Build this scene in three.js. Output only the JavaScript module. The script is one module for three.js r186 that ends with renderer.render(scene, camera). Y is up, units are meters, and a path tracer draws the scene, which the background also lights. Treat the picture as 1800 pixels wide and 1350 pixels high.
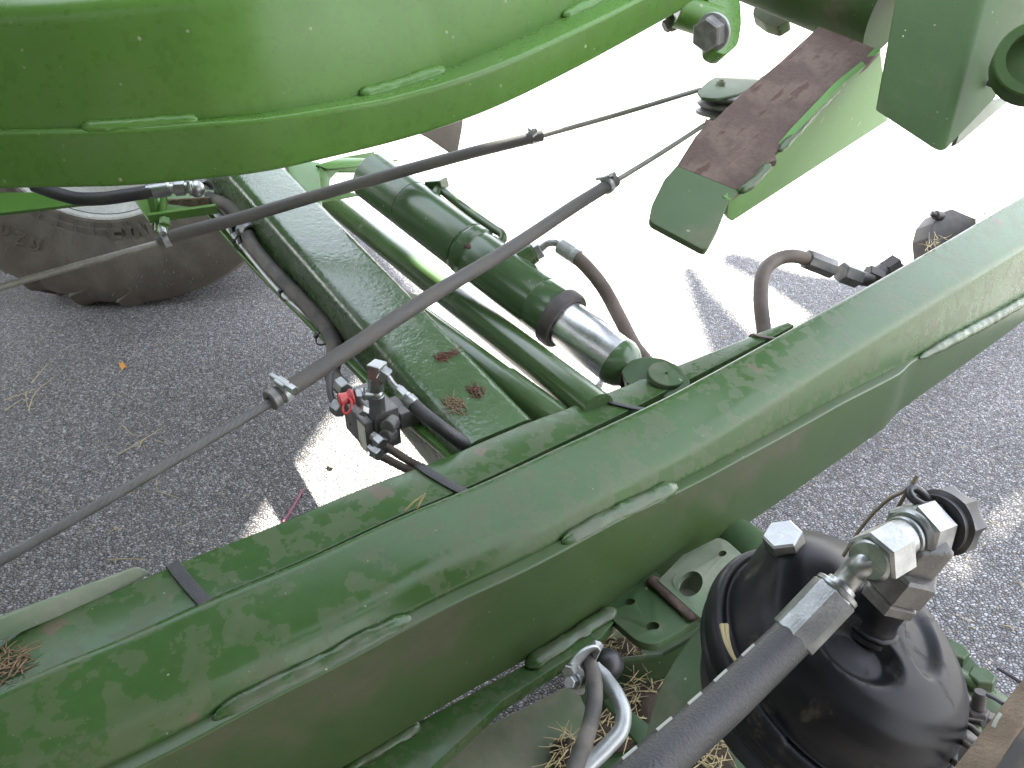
import * as THREE from 'three';
import { toCreasedNormals, mergeGeometries } from 'three/addons/utils/BufferGeometryUtils.js';
import { RoundedBoxGeometry } from 'three/addons/geometries/RoundedBoxGeometry.js';
import { TextGeometry } from 'three/addons/geometries/TextGeometry.js';
import { FontLoader } from 'three/addons/loaders/FontLoader.js';

// ------------------------------------------------------------------ camera, sky, sun, exposure
const scene = new THREE.Scene();
const PITCH = 31 * Math.PI / 180, CAM_H = 1.05, F = 1354;          // F: focal length in pixels of the 1800 x 1350 photograph
const camera = new THREE.PerspectiveCamera(2 * Math.atan(675 / F) * 180 / Math.PI, 4 / 3, 0.02, 2000);
camera.position.set(0, CAM_H, 0);
camera.rotation.set(-PITCH, 0, 0);
camera.updateMatrixWorld();

const SUN_DIR = new THREE.Vector3(0.50, 0.72, -0.60).normalize();
{
  const W = 128, Hh = 64, data = new Float32Array(W * Hh * 4);
  for (let j = 0; j < Hh; j++) for (let i = 0; i < W; i++) {
    const el = (j + 0.5) / Hh * Math.PI - Math.PI / 2;
    const az = (i + 0.5) / W * 2 * Math.PI;
    const up = Math.max(0, Math.sin(el));
    const haze = Math.exp(-up * 3.2);
    let r = 0.52 + 0.44 * haze, g = 0.57 + 0.38 * haze, b = 0.70 + 0.24 * haze;
    // circumsolar haze
    const dx = Math.cos(el) * Math.cos(az), dz = Math.cos(el) * Math.sin(az);
    const c = Math.max(0, dx * SUN_DIR.x + Math.sin(el) * SUN_DIR.y + dz * SUN_DIR.z);
    const gl = 0.5 * Math.pow(c, 6);
    r += gl; g += gl * 0.97; b += gl * 0.9;
    if (el < 0) { r = 0.32; g = 0.31; b = 0.29; }
    const k = (j * W + i) * 4; data[k] = r * 0.52; data[k + 1] = g * 0.52; data[k + 2] = b * 0.52; data[k + 3] = 1;
  }
  const sky = new THREE.DataTexture(data, W, Hh, THREE.RGBAFormat, THREE.FloatType);
  sky.mapping = THREE.EquirectangularReflectionMapping; sky.magFilter = THREE.LinearFilter; sky.needsUpdate = true;
  scene.background = sky; scene.environment = sky;
}
const sun = new THREE.DirectionalLight(new THREE.Color(1.0, 0.95, 0.86), 4.3);
sun.position.copy(SUN_DIR).multiplyScalar(12).add(new THREE.Vector3(0, 0, -2));
sun.target.position.set(0, 0, -2); sun.castShadow = true;
Object.assign(sun.shadow.camera, { left: -6, right: 6, top: 6, bottom: -6, near: 0.5, far: 30 });
sun.shadow.mapSize.set(4096, 4096);
scene.add(sun, sun.target);

const renderer = new THREE.WebGLRenderer({ antialias: true });
renderer.toneMapping = THREE.LinearToneMapping;
renderer.toneMappingExposure = 14.5;
renderer.shadowMap.enabled = true;
renderer.setSize(1024, 768);

// ------------------------------------------------------------------ helpers: points
const V = (x, y, z) => new THREE.Vector3(x, y, z);
const RT = V(1, 0, 0), UP = V(0, Math.cos(PITCH), -Math.sin(PITCH)), FW = V(0, -Math.sin(PITCH), -Math.cos(PITCH)), CAM = V(0, CAM_H, 0);
const ray = (px, py) => V(0, 0, 0).addScaledVector(RT, (px - 900) / F).addScaledVector(UP, (675 - py) / F).add(FW);
const pd = (px, py, d) => CAM.clone().addScaledVector(ray(px, py), d);      // the world point seen at a pixel, d metres ahead
const gd = (px, py, y = 0) => { const r = ray(px, py); return CAM.clone().addScaledVector(r, (y - CAM_H) / r.y); };
const pds = a => a.map(p => pd(...p));
const camDir = (x, y, z) => V(0, 0, 0).addScaledVector(RT, x).addScaledVector(UP, y).addScaledVector(FW, z).normalize();
const lerp = (a, b, t) => a + (b - a) * t;
const project = p => { const q = p.clone().sub(CAM); const d = q.dot(FW); return [900 + F * q.dot(RT) / d, 675 - F * q.dot(UP) / d, d]; };
function rng(seed) { let s = seed >>> 0; return () => { s = (s + 0x6D2B79F5) >>> 0; let t = s; t = Math.imul(t ^ (t >>> 15), t | 1); t ^= t + Math.imul(t ^ (t >>> 7), t | 61); return ((t ^ (t >>> 14)) >>> 0) / 4294967296; }; }

// ------------------------------------------------------------------ helpers: noise and textures
function lattice(n, seed) { const r = rng(seed), a = new Float32Array(n * n); for (let i = 0; i < a.length; i++) a[i] = r(); return a; }
function vnoise(L, n, x, y) {
  let xi = Math.floor(x), yi = Math.floor(y), fx = x - xi, fy = y - yi;
  fx = fx * fx * (3 - 2 * fx); fy = fy * fy * (3 - 2 * fy);
  xi = ((xi % n) + n) % n; yi = ((yi % n) + n) % n; const x1 = (xi + 1) % n, y1 = (yi + 1) % n;
  const a = L[yi * n + xi], b = L[yi * n + x1], c = L[y1 * n + xi], d = L[y1 * n + x1];
  return a + (b - a) * fx + (c - a) * fy + (a - b - c + d) * fx * fy;
}
// tileable fbm sampled on a grid: returns Float32Array size*size in 0..1
function fbmField(size, base, oct, seed, gain = 0.55, sx = 1, sy = 1) {
  const out = new Float32Array(size * size); let amp = 1, tot = 0, n = base;
  for (let o = 0; o < oct; o++) {
    const nx = Math.max(1, Math.round(n * sx)), ny = Math.max(1, Math.round(n * sy)), N = Math.max(nx, ny);
    const L = lattice(N, seed + o * 77);
    for (let j = 0; j < size; j++) for (let i = 0; i < size; i++) {
      const x = i / size * nx, y = j / size * ny;
      let xi = Math.floor(x), yi = Math.floor(y), fx = x - xi, fy = y - yi;
      fx = fx * fx * (3 - 2 * fx); fy = fy * fy * (3 - 2 * fy);
      const x1 = (xi + 1) % nx, y1 = (yi + 1) % ny;
      const a = L[yi * N + xi], b = L[yi * N + x1], c = L[y1 * N + xi], d = L[y1 * N + x1];
      out[j * size + i] += amp * (a + (b - a) * fx + (c - a) * fy + (a - b - c + d) * fx * fy);
    }
    tot += amp; amp *= gain; n *= 2;
  }
  for (let i = 0; i < out.length; i++) out[i] /= tot;
  return out;
}
const sm = (a, b, x) => { const t = Math.min(1, Math.max(0, (x - a) / (b - a))); return t * t * (3 - 2 * t); };
const toS = v => { v = Math.min(1, Math.max(0, v)); return Math.round(255 * (v <= 0.0031308 ? 12.92 * v : 1.055 * Math.pow(v, 1 / 2.4) - 0.055)); };
function colourTex(size, fn, period) {                     // fn(i) -> [r, g, b] linear
  const d = new Uint8Array(size * size * 4);
  for (let i = 0; i < size * size; i++) { const c = fn(i); d[i * 4] = toS(c[0]); d[i * 4 + 1] = toS(c[1]); d[i * 4 + 2] = toS(c[2]); d[i * 4 + 3] = 255; }
  return finish(new THREE.DataTexture(d, size, size, THREE.RGBAFormat), period, true);
}
function greyTex(size, fn, period) {
  const d = new Uint8Array(size * size * 4);
  for (let i = 0; i < size * size; i++) { const v = Math.max(0, Math.min(255, Math.round(fn(i) * 255))); d[i * 4] = d[i * 4 + 1] = d[i * 4 + 2] = v; d[i * 4 + 3] = 255; }
  return finish(new THREE.DataTexture(d, size, size, THREE.RGBAFormat), period, false);
}
function finish(t, period, srgb) {
  t.wrapS = t.wrapT = THREE.RepeatWrapping; t.magFilter = THREE.LinearFilter; t.minFilter = THREE.LinearMipmapLinearFilter; t.generateMipmaps = true;
  t.repeat.set(1 / period, 1 / period); if (srgb) t.colorSpace = THREE.SRGBColorSpace; t.needsUpdate = true; return t;
}
const mix3 = (a, b, t) => [a[0] + (b[0] - a[0]) * t, a[1] + (b[1] - a[1]) * t, a[2] + (b[2] - a[2]) * t];

// painted steel with dust in patches, pale specks and fine scratches
function paint(o) {
  const S = o.size || 1024, seed = o.seed, big = fbmField(S, o.base || 4, 6, seed), fine = fbmField(S, 64, 3, seed + 500, 0.6), mid = fbmField(S, 10, 5, seed + 900);
  const scr = o.scratch ? fbmField(S, 3, 5, seed + 1300, 0.8, o.sx || 30, o.sy || 1) : null;
  const r = rng(seed + 7), speck = new Float32Array(S * S);
  for (let k = 0; k < (o.specks || 0); k++) {
    const cx = r() * S, cy = r() * S, rad = (0.6 + Math.pow(r(), 4) * (o.speckMax || 5)), el = 0.5 + r() * 0.5, an = r() * 3.14, ca = Math.cos(an), sa = Math.sin(an);
    const v = 0.5 + 0.5 * r();
    for (let dy = -8; dy <= 8; dy++) for (let dx = -8; dx <= 8; dx++) {
      const u = (dx * ca + dy * sa) / rad, w = (-dx * sa + dy * ca) / (rad * el), q = u * u + w * w;
      if (q < 1) { const ii = ((Math.round(cy + dy) + S) % S) * S + ((Math.round(cx + dx) + S) % S); speck[ii] = Math.max(speck[ii], v * (1 - q * 0.5)); }
    }
  }
  const dustAt = i => {
    let d = sm(o.lo, o.hi, big[i] * 0.75 + mid[i] * 0.25);
    d = d * (0.75 + 0.5 * (fine[i] - 0.5)) * (o.amount ?? 1);
    if (scr) d = Math.max(d, sm(0.60, 0.78, scr[i]) * o.scratch);
    return Math.min(1, Math.max(0, d + (o.film || 0)));
  };
  const green = o.green, dust = o.dust || [0.23, 0.225, 0.165];
  const map = colourTex(S, i => {
    let c = mix3(green, dust, dustAt(i) * (o.dustMix ?? 0.8));
    const v = 0.92 + 0.16 * (mid[i] - 0.5) + 0.12 * (fine[i] - 0.5); c = [c[0] * v, c[1] * v, c[2] * v];
    if (o.brown) { const bq = sm(o.brown, o.brown + 0.05, mid[i]) * 0.85; c = mix3(c, [0.095, 0.075, 0.050], bq); }
    return mix3(c, [0.42, 0.40, 0.30], speck[i] * 0.8);
  }, o.period);
  const rough = greyTex(S, i => lerp(o.r0 ?? 0.28, o.r1 ?? 0.62, dustAt(i)) + 0.08 * (fine[i] - 0.5) + speck[i] * 0.2, o.period);
  const bump = o.bump ? greyTex(S, i => (o.bumpFn ? o.bumpFn(big[i], mid[i], fine[i]) : fine[i] * 0.6 + mid[i] * 0.4), o.period) : null;
  const m = new THREE.MeshPhysicalMaterial({ map, roughness: 1, roughnessMap: rough, metalness: 0, ior: 1.5, clearcoat: o.coat ?? 0, clearcoatRoughness: 0.2, specularIntensity: o.spec ?? 1 });
  if (bump) { m.bumpMap = bump; m.bumpScale = o.bump; }
  return m;
}
const GREEN = [0.055, 0.175, 0.042];
const M = {};
M.beam = paint({ amount: 0.7, spec: 0.45, coat: 0.04, seed: 11, period: 0.55, green: [0.034, 0.080, 0.021], dust: [0.090, 0.093, 0.056], lo: 0.44, hi: 0.55, film: 0.1, specks: 160, speckMax: 2, r0: 0.18, r1: 0.42, brown: 0.76, base: 24, dustMix: 0.6 });
M.web = paint({ spec: 0.6, seed: 23, period: 0.7, green: [0.036, 0.074, 0.021], dust: [0.080, 0.072, 0.048], lo: 0.45, hi: 0.7, film: 0.2, specks: 90, speckMax: 2, scratch: 0.3, sx: 22, sy: 3, r0: 0.3, r1: 0.45, base: 3 });
M.ring = paint({ spec: 0.6, seed: 37, period: 0.8, green: [0.078, 0.176, 0.032], dust: [0.122, 0.137, 0.086], lo: 0.58, hi: 0.85, film: 0.02, amount: 0.6, specks: 260, speckMax: 4.5, r0: 0.28, r1: 0.42, base: 3 });
M.flat = paint({ seed: 39, period: 0.8, green: [0.062, 0.165, 0.023], dust: [0.122, 0.137, 0.086], lo: 0.58, hi: 0.85, film: 0.02, amount: 0.6, specks: 260, speckMax: 4.5, r0: 0.62, r1: 0.8, size: 512, base: 3 });
M.matt = paint({ seed: 131, period: 0.5, green: [0.036, 0.074, 0.022], dust: [0.10,0.10,0.06], lo: 0.45, hi: 0.7, film: 0.1, specks: 60, r0: 0.7, r1: 0.85, size: 512 });
M.arm = paint({ seed: 51, period: 0.5, green: [0.038, 0.084, 0.026], dust: [0.14, 0.152, 0.110], lo: 0.44, hi: 0.66, film: 0.14, specks: 40, r0: 0.2, r1: 0.42, bump: 0.0009, bumpFn: (b, m, f) => f * 0.8 + m * 0.3 });
M.cyl = paint({ seed: 67, period: 0.5, green: [0.042, 0.092, 0.030], dust: [0.14, 0.155, 0.115], lo: 0.5, hi: 0.75, film: 0.16, specks: 60, r0: 0.2, r1: 0.36, brown: 0.78 });
M.tube = paint({ seed: 71, period: 0.5, green: [0.042, 0.086, 0.024], dust: [0.116, 0.124, 0.084], lo: 0.5, hi: 0.8, film: 0.08, specks: 20, r0: 0.22, r1: 0.4 });
M.post = paint({ spec: 0.2, seed: 83, period: 0.55, green: [0.038, 0.074, 0.023], dust: [0.10,0.098,0.064], lo: 0.55, hi: 0.8, film: 0.05, specks: 120, speckMax: 3, scratch: 0.3, sx: 26, sy: 2, r0: 0.55, r1: 0.75 });
M.dusty = paint({ seed: 91, period: 0.45, green: [0.049, 0.098, 0.032], dust: [0.168, 0.154, 0.105], lo: 0.3, hi: 0.6, film: 0.2, specks: 60, r0: 0.4, r1: 0.7, size: 512 });
M.lower = paint({ spec: 0.6, seed: 103, period: 0.5, green: [0.036, 0.078, 0.026], dust: [0.128, 0.128, 0.090], lo: 0.45, hi: 0.7, film: 0.1, specks: 60, r0: 0.45, r1: 0.65, size: 512 });
M.pale = paint({ spec: 0.6, seed: 109, period: 0.4, green: [0.098, 0.150, 0.083], dust: [0.195, 0.203, 0.150], lo: 0.4, hi: 0.7, film: 0.2, specks: 40, r0: 0.55, r1: 0.75, size: 512 });
M.fresh = paint({ seed: 113, period: 0.4, green: [0.075, 0.180, 0.030], dust: [0.135, 0.112, 0.068], lo: 0.55, hi: 0.8, film: 0.04, specks: 30, r0: 0.3, r1: 0.5, size: 512 });

M.weld = paint({ spec: 0.6, coat: 0.15, seed: 127, period: 0.3, green: [0.036, 0.074, 0.021], dust: [0.065, 0.075, 0.043], lo: 0.5, hi: 0.62, film: 0.08, specks: 20, r0: 0.25, r1: 0.45, size: 512, base: 8 });
// rust
{
  const S = 1024, a = fbmField(S, 6, 6, 201), b = fbmField(S, 5, 5, 215, 0.6, 6, 1), c = fbmField(S, 60, 3, 230);
  M.rust = new THREE.MeshStandardMaterial({
    map: colourTex(S, i => {
      let k = mix3([0.066, 0.042, 0.032], [0.098, 0.068, 0.052], sm(0.35, 0.65, a[i]));
      k = mix3(k, [0.050, 0.022, 0.014], 0.8 * sm(0.58, 0.66, b[i] * 0.6 + a[i] * 0.4));
      const v = 0.8 + 0.4 * c[i]; return [k[0] * v, k[1] * v, k[2] * v];
    }, 0.3), roughness: 0.85, bumpMap: greyTex(S, i => a[i] * 0.5 + c[i] * 0.5, 0.3), bumpScale: 0.0008,
  });
}
// asphalt: stones of a jittered grid, with binder between them
{
  const S = 2048, P = 1.7, N = 290, r = rng(301), jx = new Float32Array(N * N), jy = new Float32Array(N * N), tone = new Float32Array(N * N), hue = new Float32Array(N * N), hgt = new Float32Array(N * N);
  for (let i = 0; i < N * N; i++) { jx[i] = r(); jy[i] = r(); tone[i] = r(); hue[i] = r(); hgt[i] = r(); }
  const broad = fbmField(S, 4, 5, 333), grain = fbmField(S, 256, 3, 351, 0.7);
  const col = new Float32Array(S * S * 3), hh = new Float32Array(S * S);
  for (let y = 0; y < S; y++) for (let x = 0; x < S; x++) {
    const gx = x / S * N, gy = y / S * N, ix = Math.floor(gx), iy = Math.floor(gy);
    let d1 = 9, d2 = 9, id = 0;
    for (let b = -1; b <= 1; b++) for (let a = -1; a <= 1; a++) {
      const cx = (ix + a + N) % N, cy = (iy + b + N) % N, k = cy * N + cx;
      const dx = ix + a + jx[k] - gx, dy = iy + b + jy[k] - gy, q = dx * (0.75 + 0.5 * hue[k]) + dy * (tone[k] - 0.5), d = q * q + dy * dy * (0.7 + 0.6 * jx[k]) + 0.22 * hgt[k];
      if (d < d1) { d2 = d1; d1 = d; id = k; } else if (d < d2) d2 = d;
    }
    const edge = sm(0.0, 0.34, (Math.sqrt(d2) - Math.sqrt(d1)) * (0.6 + 0.8 * grain[y * S + x]));
    const i = y * S + x, t = tone[id];
    let c = t < 0.45 ? 0.11 + t * 0.14 : t < 0.965 ? 0.17 + (t - 0.45) * 0.26 : 0.31 + (t - 0.965) * 2.0;
    const st = edge * (0.82 + 0.36 * grain[i]);
    c = lerp(0.030, c, st) * 1.12 * (0.75 + 0.5 * broad[i]);
    const w = hue[id];
    col[i * 3] = c * (w > 0.8 ? 1.10 : 1.0); col[i * 3 + 1] = c * 0.985; col[i * 3 + 2] = c * (w > 0.8 ? 0.9 : 1.0);
    hh[i] = edge * (0.35 + 0.65 * hgt[id]) * 0.85 + grain[i] * 0.15;
  }
  M.asphalt = new THREE.MeshStandardMaterial({
    map: colourTex(S, i => [col[i * 3], col[i * 3 + 1], col[i * 3 + 2]], P),
    bumpMap: greyTex(S, i => hh[i], P), bumpScale: 0.005, roughness: 0.78,
  });
}
// rubber, metal, black paint
{
  const S = 512, a = fbmField(S, 6, 6, 401), c = fbmField(S, 64, 3, 430), st = fbmField(S, 4, 5, 440, 0.7, 1, 20);
  const simple = (c0, c1, r0, r1, period, extra = {}) => new THREE.MeshStandardMaterial({
    map: colourTex(S, i => { const k = mix3(c0, c1, sm(0.22, 0.82, a[i])), v = 0.85 + 0.3 * c[i]; return [k[0] * v, k[1] * v, k[2] * v]; }, period),
    roughnessMap: greyTex(S, i => lerp(r0, r1, a[i]) + 0.1 * (c[i] - 0.5), period), roughness: 1, ...extra });
  const bumpF = greyTex(S, i => c[i], 0.1), bumpA = greyTex(S, i => a[i] * 0.6 + c[i] * 0.4, 0.25);
  M.sleeve = simple([0.050, 0.046, 0.040], [0.066, 0.060, 0.050], 0.6, 0.8, 0.25, { bumpMap: bumpF, bumpScale: 0.0003 });
  M.hose = simple([0.016, 0.016, 0.017], [0.032, 0.031, 0.030], 0.45, 0.62, 0.2, { bumpMap: bumpF, bumpScale: 0.0004 });
  M.hoseDusty = simple([0.045, 0.042, 0.038], [0.12, 0.105, 0.085], 0.6, 0.8, 0.2, { bumpMap: bumpF, bumpScale: 0.0003 });
  M.hoseBrown = simple([0.075, 0.055, 0.045], [0.12, 0.095, 0.075], 0.6, 0.8, 0.2, { bumpMap: bumpF, bumpScale: 0.0003 });
  M.tyre = simple([0.095, 0.082, 0.067], [0.135, 0.118, 0.098], 0.75, 0.95, 0.35, { bumpMap: bumpA, bumpScale: 0.0015 });
  M.zinc = simple([0.26, 0.268, 0.262], [0.36, 0.37, 0.36], 0.32, 0.48, 0.08, { metalness: 1, bumpMap: bumpF, bumpScale: 0.0001 });
  M.galv = simple([0.30, 0.315, 0.31], [0.38, 0.39, 0.38], 0.38, 0.5, 0.12, { metalness: 0.55 });
  M.castSteel = simple([0.13, 0.128, 0.122], [0.20, 0.192, 0.178], 0.45, 0.62, 0.1, { metalness: 0.6, bumpMap: bumpF, bumpScale: 0.0003 });
  M.chrome = simple([0.56, 0.57, 0.58], [0.66, 0.67, 0.68], 0.26, 0.40, 0.15, { metalness: 1 });
  M.rope = simple([0.20, 0.195, 0.165], [0.23, 0.225, 0.19], 0.4, 0.6, 0.1, { metalness: 0.5 });
  M.ropeDark = simple([0.085, 0.085, 0.080], [0.10, 0.10, 0.094], 0.5, 0.65, 0.1, { metalness: 0.2 });
  M.blackPaint = new THREE.MeshPhysicalMaterial({
    map: colourTex(S, i => mix3([0.006, 0.0065, 0.008], [0.060, 0.052, 0.038], 0.6 * sm(0.62, 0.80, a[i] * 0.8 + c[i] * 0.2) + 0.03 * st[i]), 0.16),
    roughnessMap: greyTex(S, i => 0.40 + 0.25 * sm(0.6, 0.76, a[i]), 0.16), roughness: 1, specularIntensity: 0.35 });
  M.blackPlastic = simple([0.012, 0.012, 0.013], [0.026, 0.025, 0.024], 0.35, 0.55, 0.1);
  M.collar = simple([0.040, 0.036, 0.036], [0.075, 0.062, 0.052], 0.5, 0.7, 0.08);
  M.rim = simple([0.62, 0.62, 0.60], [0.72, 0.72, 0.70], 0.3, 0.45, 0.4);
  M.soil = simple([0.085, 0.058, 0.038], [0.16, 0.12, 0.082], 0.9, 1.0, 0.1, { bumpMap: bumpA, bumpScale: 0.006 });
  M.woodEdge = simple([0.12, 0.085, 0.055], [0.20, 0.15, 0.10], 0.7, 0.9, 0.12, { bumpMap: bumpF, bumpScale: 0.0006 });
  M.woodFace = simple([0.018, 0.016, 0.013], [0.075, 0.060, 0.042], 0.6, 0.9, 0.10);
  M.darkPlate = simple([0.10, 0.075, 0.062], [0.14, 0.11, 0.09], 0.6, 0.8, 0.3);
  M.timber = simple([0.035, 0.028, 0.022], [0.07, 0.055, 0.042], 0.8, 0.95, 0.4);
  M.shroud = simple([0.040, 0.085, 0.035], [0.06, 0.11, 0.05], 0.5, 0.7, 0.8);
}
M.straw = new THREE.MeshStandardMaterial({ color: new THREE.Color(0.42, 0.35, 0.19), roughness: 0.85, side: THREE.DoubleSide });
M.strawDark = new THREE.MeshStandardMaterial({ color: new THREE.Color(0.17, 0.115, 0.065), roughness: 0.9, side: THREE.DoubleSide });
M.chip = new THREE.MeshStandardMaterial({ color: new THREE.Color(0.11, 0.045, 0.030), roughness: 0.9, side: THREE.DoubleSide });
M.leaf = new THREE.MeshStandardMaterial({ color: new THREE.Color(0.55, 0.26, 0.05), roughness: 0.8, side: THREE.DoubleSide });
M.string = new THREE.MeshStandardMaterial({ color: new THREE.Color(0.30, 0.10, 0.16), roughness: 0.8 });
M.redCap = new THREE.MeshStandardMaterial({ color: new THREE.Color(0.42, 0.055, 0.055), roughness: 0.45 });
M.purple = new THREE.MeshStandardMaterial({ color: new THREE.Color(0.035, 0.025, 0.05), roughness: 0.5 });
M.white = new THREE.MeshStandardMaterial({ color: new THREE.Color(0.30, 0.31, 0.26), roughness: 0.6 });
M.wire = new THREE.MeshStandardMaterial({ color: new THREE.Color(0.13, 0.10, 0.065), roughness: 0.5 });

// ------------------------------------------------------------------ helpers: geometry
// creased normals; the addon matches points on a grid of 1/100 unit, so work in millimetres
function creased(g, angle) { g.scale(1000, 1000, 1000); const h = toCreasedNormals(g, angle); h.scale(0.001, 0.001, 0.001); return h; }
function finishGeo(pos, uv, idx, crease) {
  let g = new THREE.BufferGeometry();
  g.setAttribute('position', new THREE.Float32BufferAttribute(pos, 3)); g.setAttribute('uv', new THREE.Float32BufferAttribute(uv, 2)); g.setIndex(idx);
  return creased(g, crease * Math.PI / 180);
}
function frames(pts, up) {
  const n = pts.length, T = [], A = [], B = [];
  for (let i = 0; i < n; i++) T.push(pts[Math.min(n - 1, i + 1)].clone().sub(pts[Math.max(0, i - 1)]).normalize());
  let a0 = null;
  for (let i = 0; i < n; i++) {
    let a;
    if (up) a = T[i].clone().cross(up).normalize();
    else if (!a0) { a = Math.abs(T[i].y) < 0.9 ? V(0, 1, 0) : V(1, 0, 0); a.cross(T[i]).normalize(); }
    else a = a0.clone().addScaledVector(T[i], -a0.dot(T[i])).normalize();
    a0 = a; A.push(a); B.push(a.clone().cross(T[i]).normalize());     // a = side, b = up-ish
  }
  return { T, A, B };
}
// sweep a profile ([[a, b], ...], or a function of the station) along points
function sweep(pts, prof, { up = null, crease = 40, closed = true, caps = true } = {}) {
  const { A, B } = frames(pts, up), pf = typeof prof === 'function' ? prof : () => prof;
  const pos = [], uv = [], idx = []; let s = 0, n = 0;
  for (let i = 0; i < pts.length; i++) {
    if (i) s += pts[i].distanceTo(pts[i - 1]);
    const P = pf(i, i / (pts.length - 1), s), m = P.length; n = closed ? m + 1 : m; let v = 0;
    for (let k = 0; k < n; k++) {
      const q = P[k % m], pq = P[(k + m - 1) % m]; if (k) v += Math.hypot(q[0] - pq[0], q[1] - pq[1]);
      const p = pts[i].clone().addScaledVector(A[i], q[0]).addScaledVector(B[i], q[1]); pos.push(p.x, p.y, p.z); uv.push(s, v);
    }
  }
  for (let i = 0; i + 1 < pts.length; i++) for (let k = 0; k + 1 < n; k++) { const a = i * n + k; idx.push(a, a + n, a + 1, a + 1, a + n, a + n + 1); }
  if (closed && caps) for (const i of [0, pts.length - 1]) {
    const P = pf(i, i ? 1 : 0, i ? s : 0), c2 = P.map(q => new THREE.Vector2(q[0], q[1])), b0 = pos.length / 3;
    P.forEach(q => { const p = pts[i].clone().addScaledVector(A[i], q[0]).addScaledVector(B[i], q[1]); pos.push(p.x, p.y, p.z); uv.push(q[0], q[1]); });
    for (const t of THREE.ShapeUtils.triangulateShape(c2, [])) i ? idx.push(b0 + t[0], b0 + t[2], b0 + t[1]) : idx.push(b0 + t[0], b0 + t[1], b0 + t[2]);
  }
  return finishGeo(pos, uv, idx, crease);
}
const circle = (r, n = 20, ph = 0) => Array.from({ length: n }, (_, i) => [r * Math.cos(ph + i / n * 2 * Math.PI), r * Math.sin(ph + i / n * 2 * Math.PI)]);
function smooth(pts, n = 40) { if (pts.length < 3) return Array.from({ length: n + 1 }, (_, i) => pts[0].clone().lerp(pts[1], i / n)); return new THREE.CatmullRomCurve3(pts, false, 'centripetal').getSpacedPoints(n); }
const tube = (pts, r, n = 40, seg = 20) => sweep(smooth(pts, n), typeof r === 'function' ? (i, t, s) => circle(r(t, s), seg) : circle(r, seg));
const T = (a, r, n, seg) => tube(pds(a), r, n, seg);
function rrect(a0, a1, b0, b1, r, n = 5) {
  const o = [], c = [[a1 - r, b1 - r, 0], [a0 + r, b1 - r, 1], [a0 + r, b0 + r, 2], [a1 - r, b0 + r, 3]];
  for (const [x, y, q] of c) for (let i = 0; i <= n; i++) { const t = (q + i / n) * Math.PI / 2; o.push([x + r * Math.cos(t), y + r * Math.sin(t)]); }
  return o;
}
// solid of revolution about an axis: prof [[radius, along], ...]
function lathe(p0, dir, prof, seg = 32, { crease = 35, phase = 0, ref = null } = {}) {
  const d = dir.clone().normalize(), a = (ref ? ref.clone().addScaledVector(d, -ref.dot(d)) : (Math.abs(d.y) < 0.9 ? V(0, 1, 0) : V(1, 0, 0)).cross(d)).normalize(), b = d.clone().cross(a);
  const pos = [], uv = [], idx = []; let s = 0; const rm = Math.max(...prof.map(p => p[0]));
  prof.forEach(([r, t], j) => {
    if (j) s += Math.hypot(r - prof[j - 1][0], t - prof[j - 1][1]);
    for (let i = 0; i <= seg; i++) { const th = phase + i / seg * 2 * Math.PI, p = p0.clone().addScaledVector(d, t).addScaledVector(a, r * Math.cos(th)).addScaledVector(b, r * Math.sin(th)); pos.push(p.x, p.y, p.z); uv.push(i / seg * 2 * Math.PI * rm, s); }
  });
  for (let j = 0; j + 1 < prof.length; j++) for (let i = 0; i < seg; i++) {
    const k = j * (seg + 1) + i, q = k + seg + 1;
    if (prof[j][0] > 1e-7) idx.push(k, k + 1, q);
    if (prof[j + 1][0] > 1e-7) idx.push(k + 1, q + 1, q);
  }
  return finishGeo(pos, uv, idx, crease);
}
const cyl = (p0, p1, r0, r1 = r0, seg = 28, c = 0.0012) => { const L = p0.distanceTo(p1); return lathe(p0, p1.clone().sub(p0), [[0, 0], [Math.max(0, r0 - c), 0], [r0, c], [r1, L - c], [Math.max(0, r1 - c), L], [0, L]], seg); };
const hex = (p0, p1, r, phase = 0.2, ref = null, seg = 6) => { const L = p0.distanceTo(p1), c = Math.min(L * 0.14, r * 0.1); return lathe(p0, p1.clone().sub(p0), [[0, 0], [r * 0.88, 0], [r, c], [r, L - c], [r * 0.88, L], [0, L]], seg, { crease: 25, phase, ref }); };
const ring = (p0, p1, ro, ri, seg = 32) => { const L = p0.distanceTo(p1), c = Math.min(0.0012, L * 0.2); return lathe(p0, p1.clone().sub(p0), [[ri, 0], [ro - c, 0], [ro, c], [ro, L - c], [ro - c, L], [ri, L], [ri, 0]], seg); };
const ball = (p, r, seg = 20) => lathe(p.clone().add(V(0, -r, 0)), V(0, 1, 0), Array.from({ length: 13 }, (_, i) => [r * Math.sin(i / 12 * Math.PI), r - r * Math.cos(i / 12 * Math.PI)]), seg);
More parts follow.
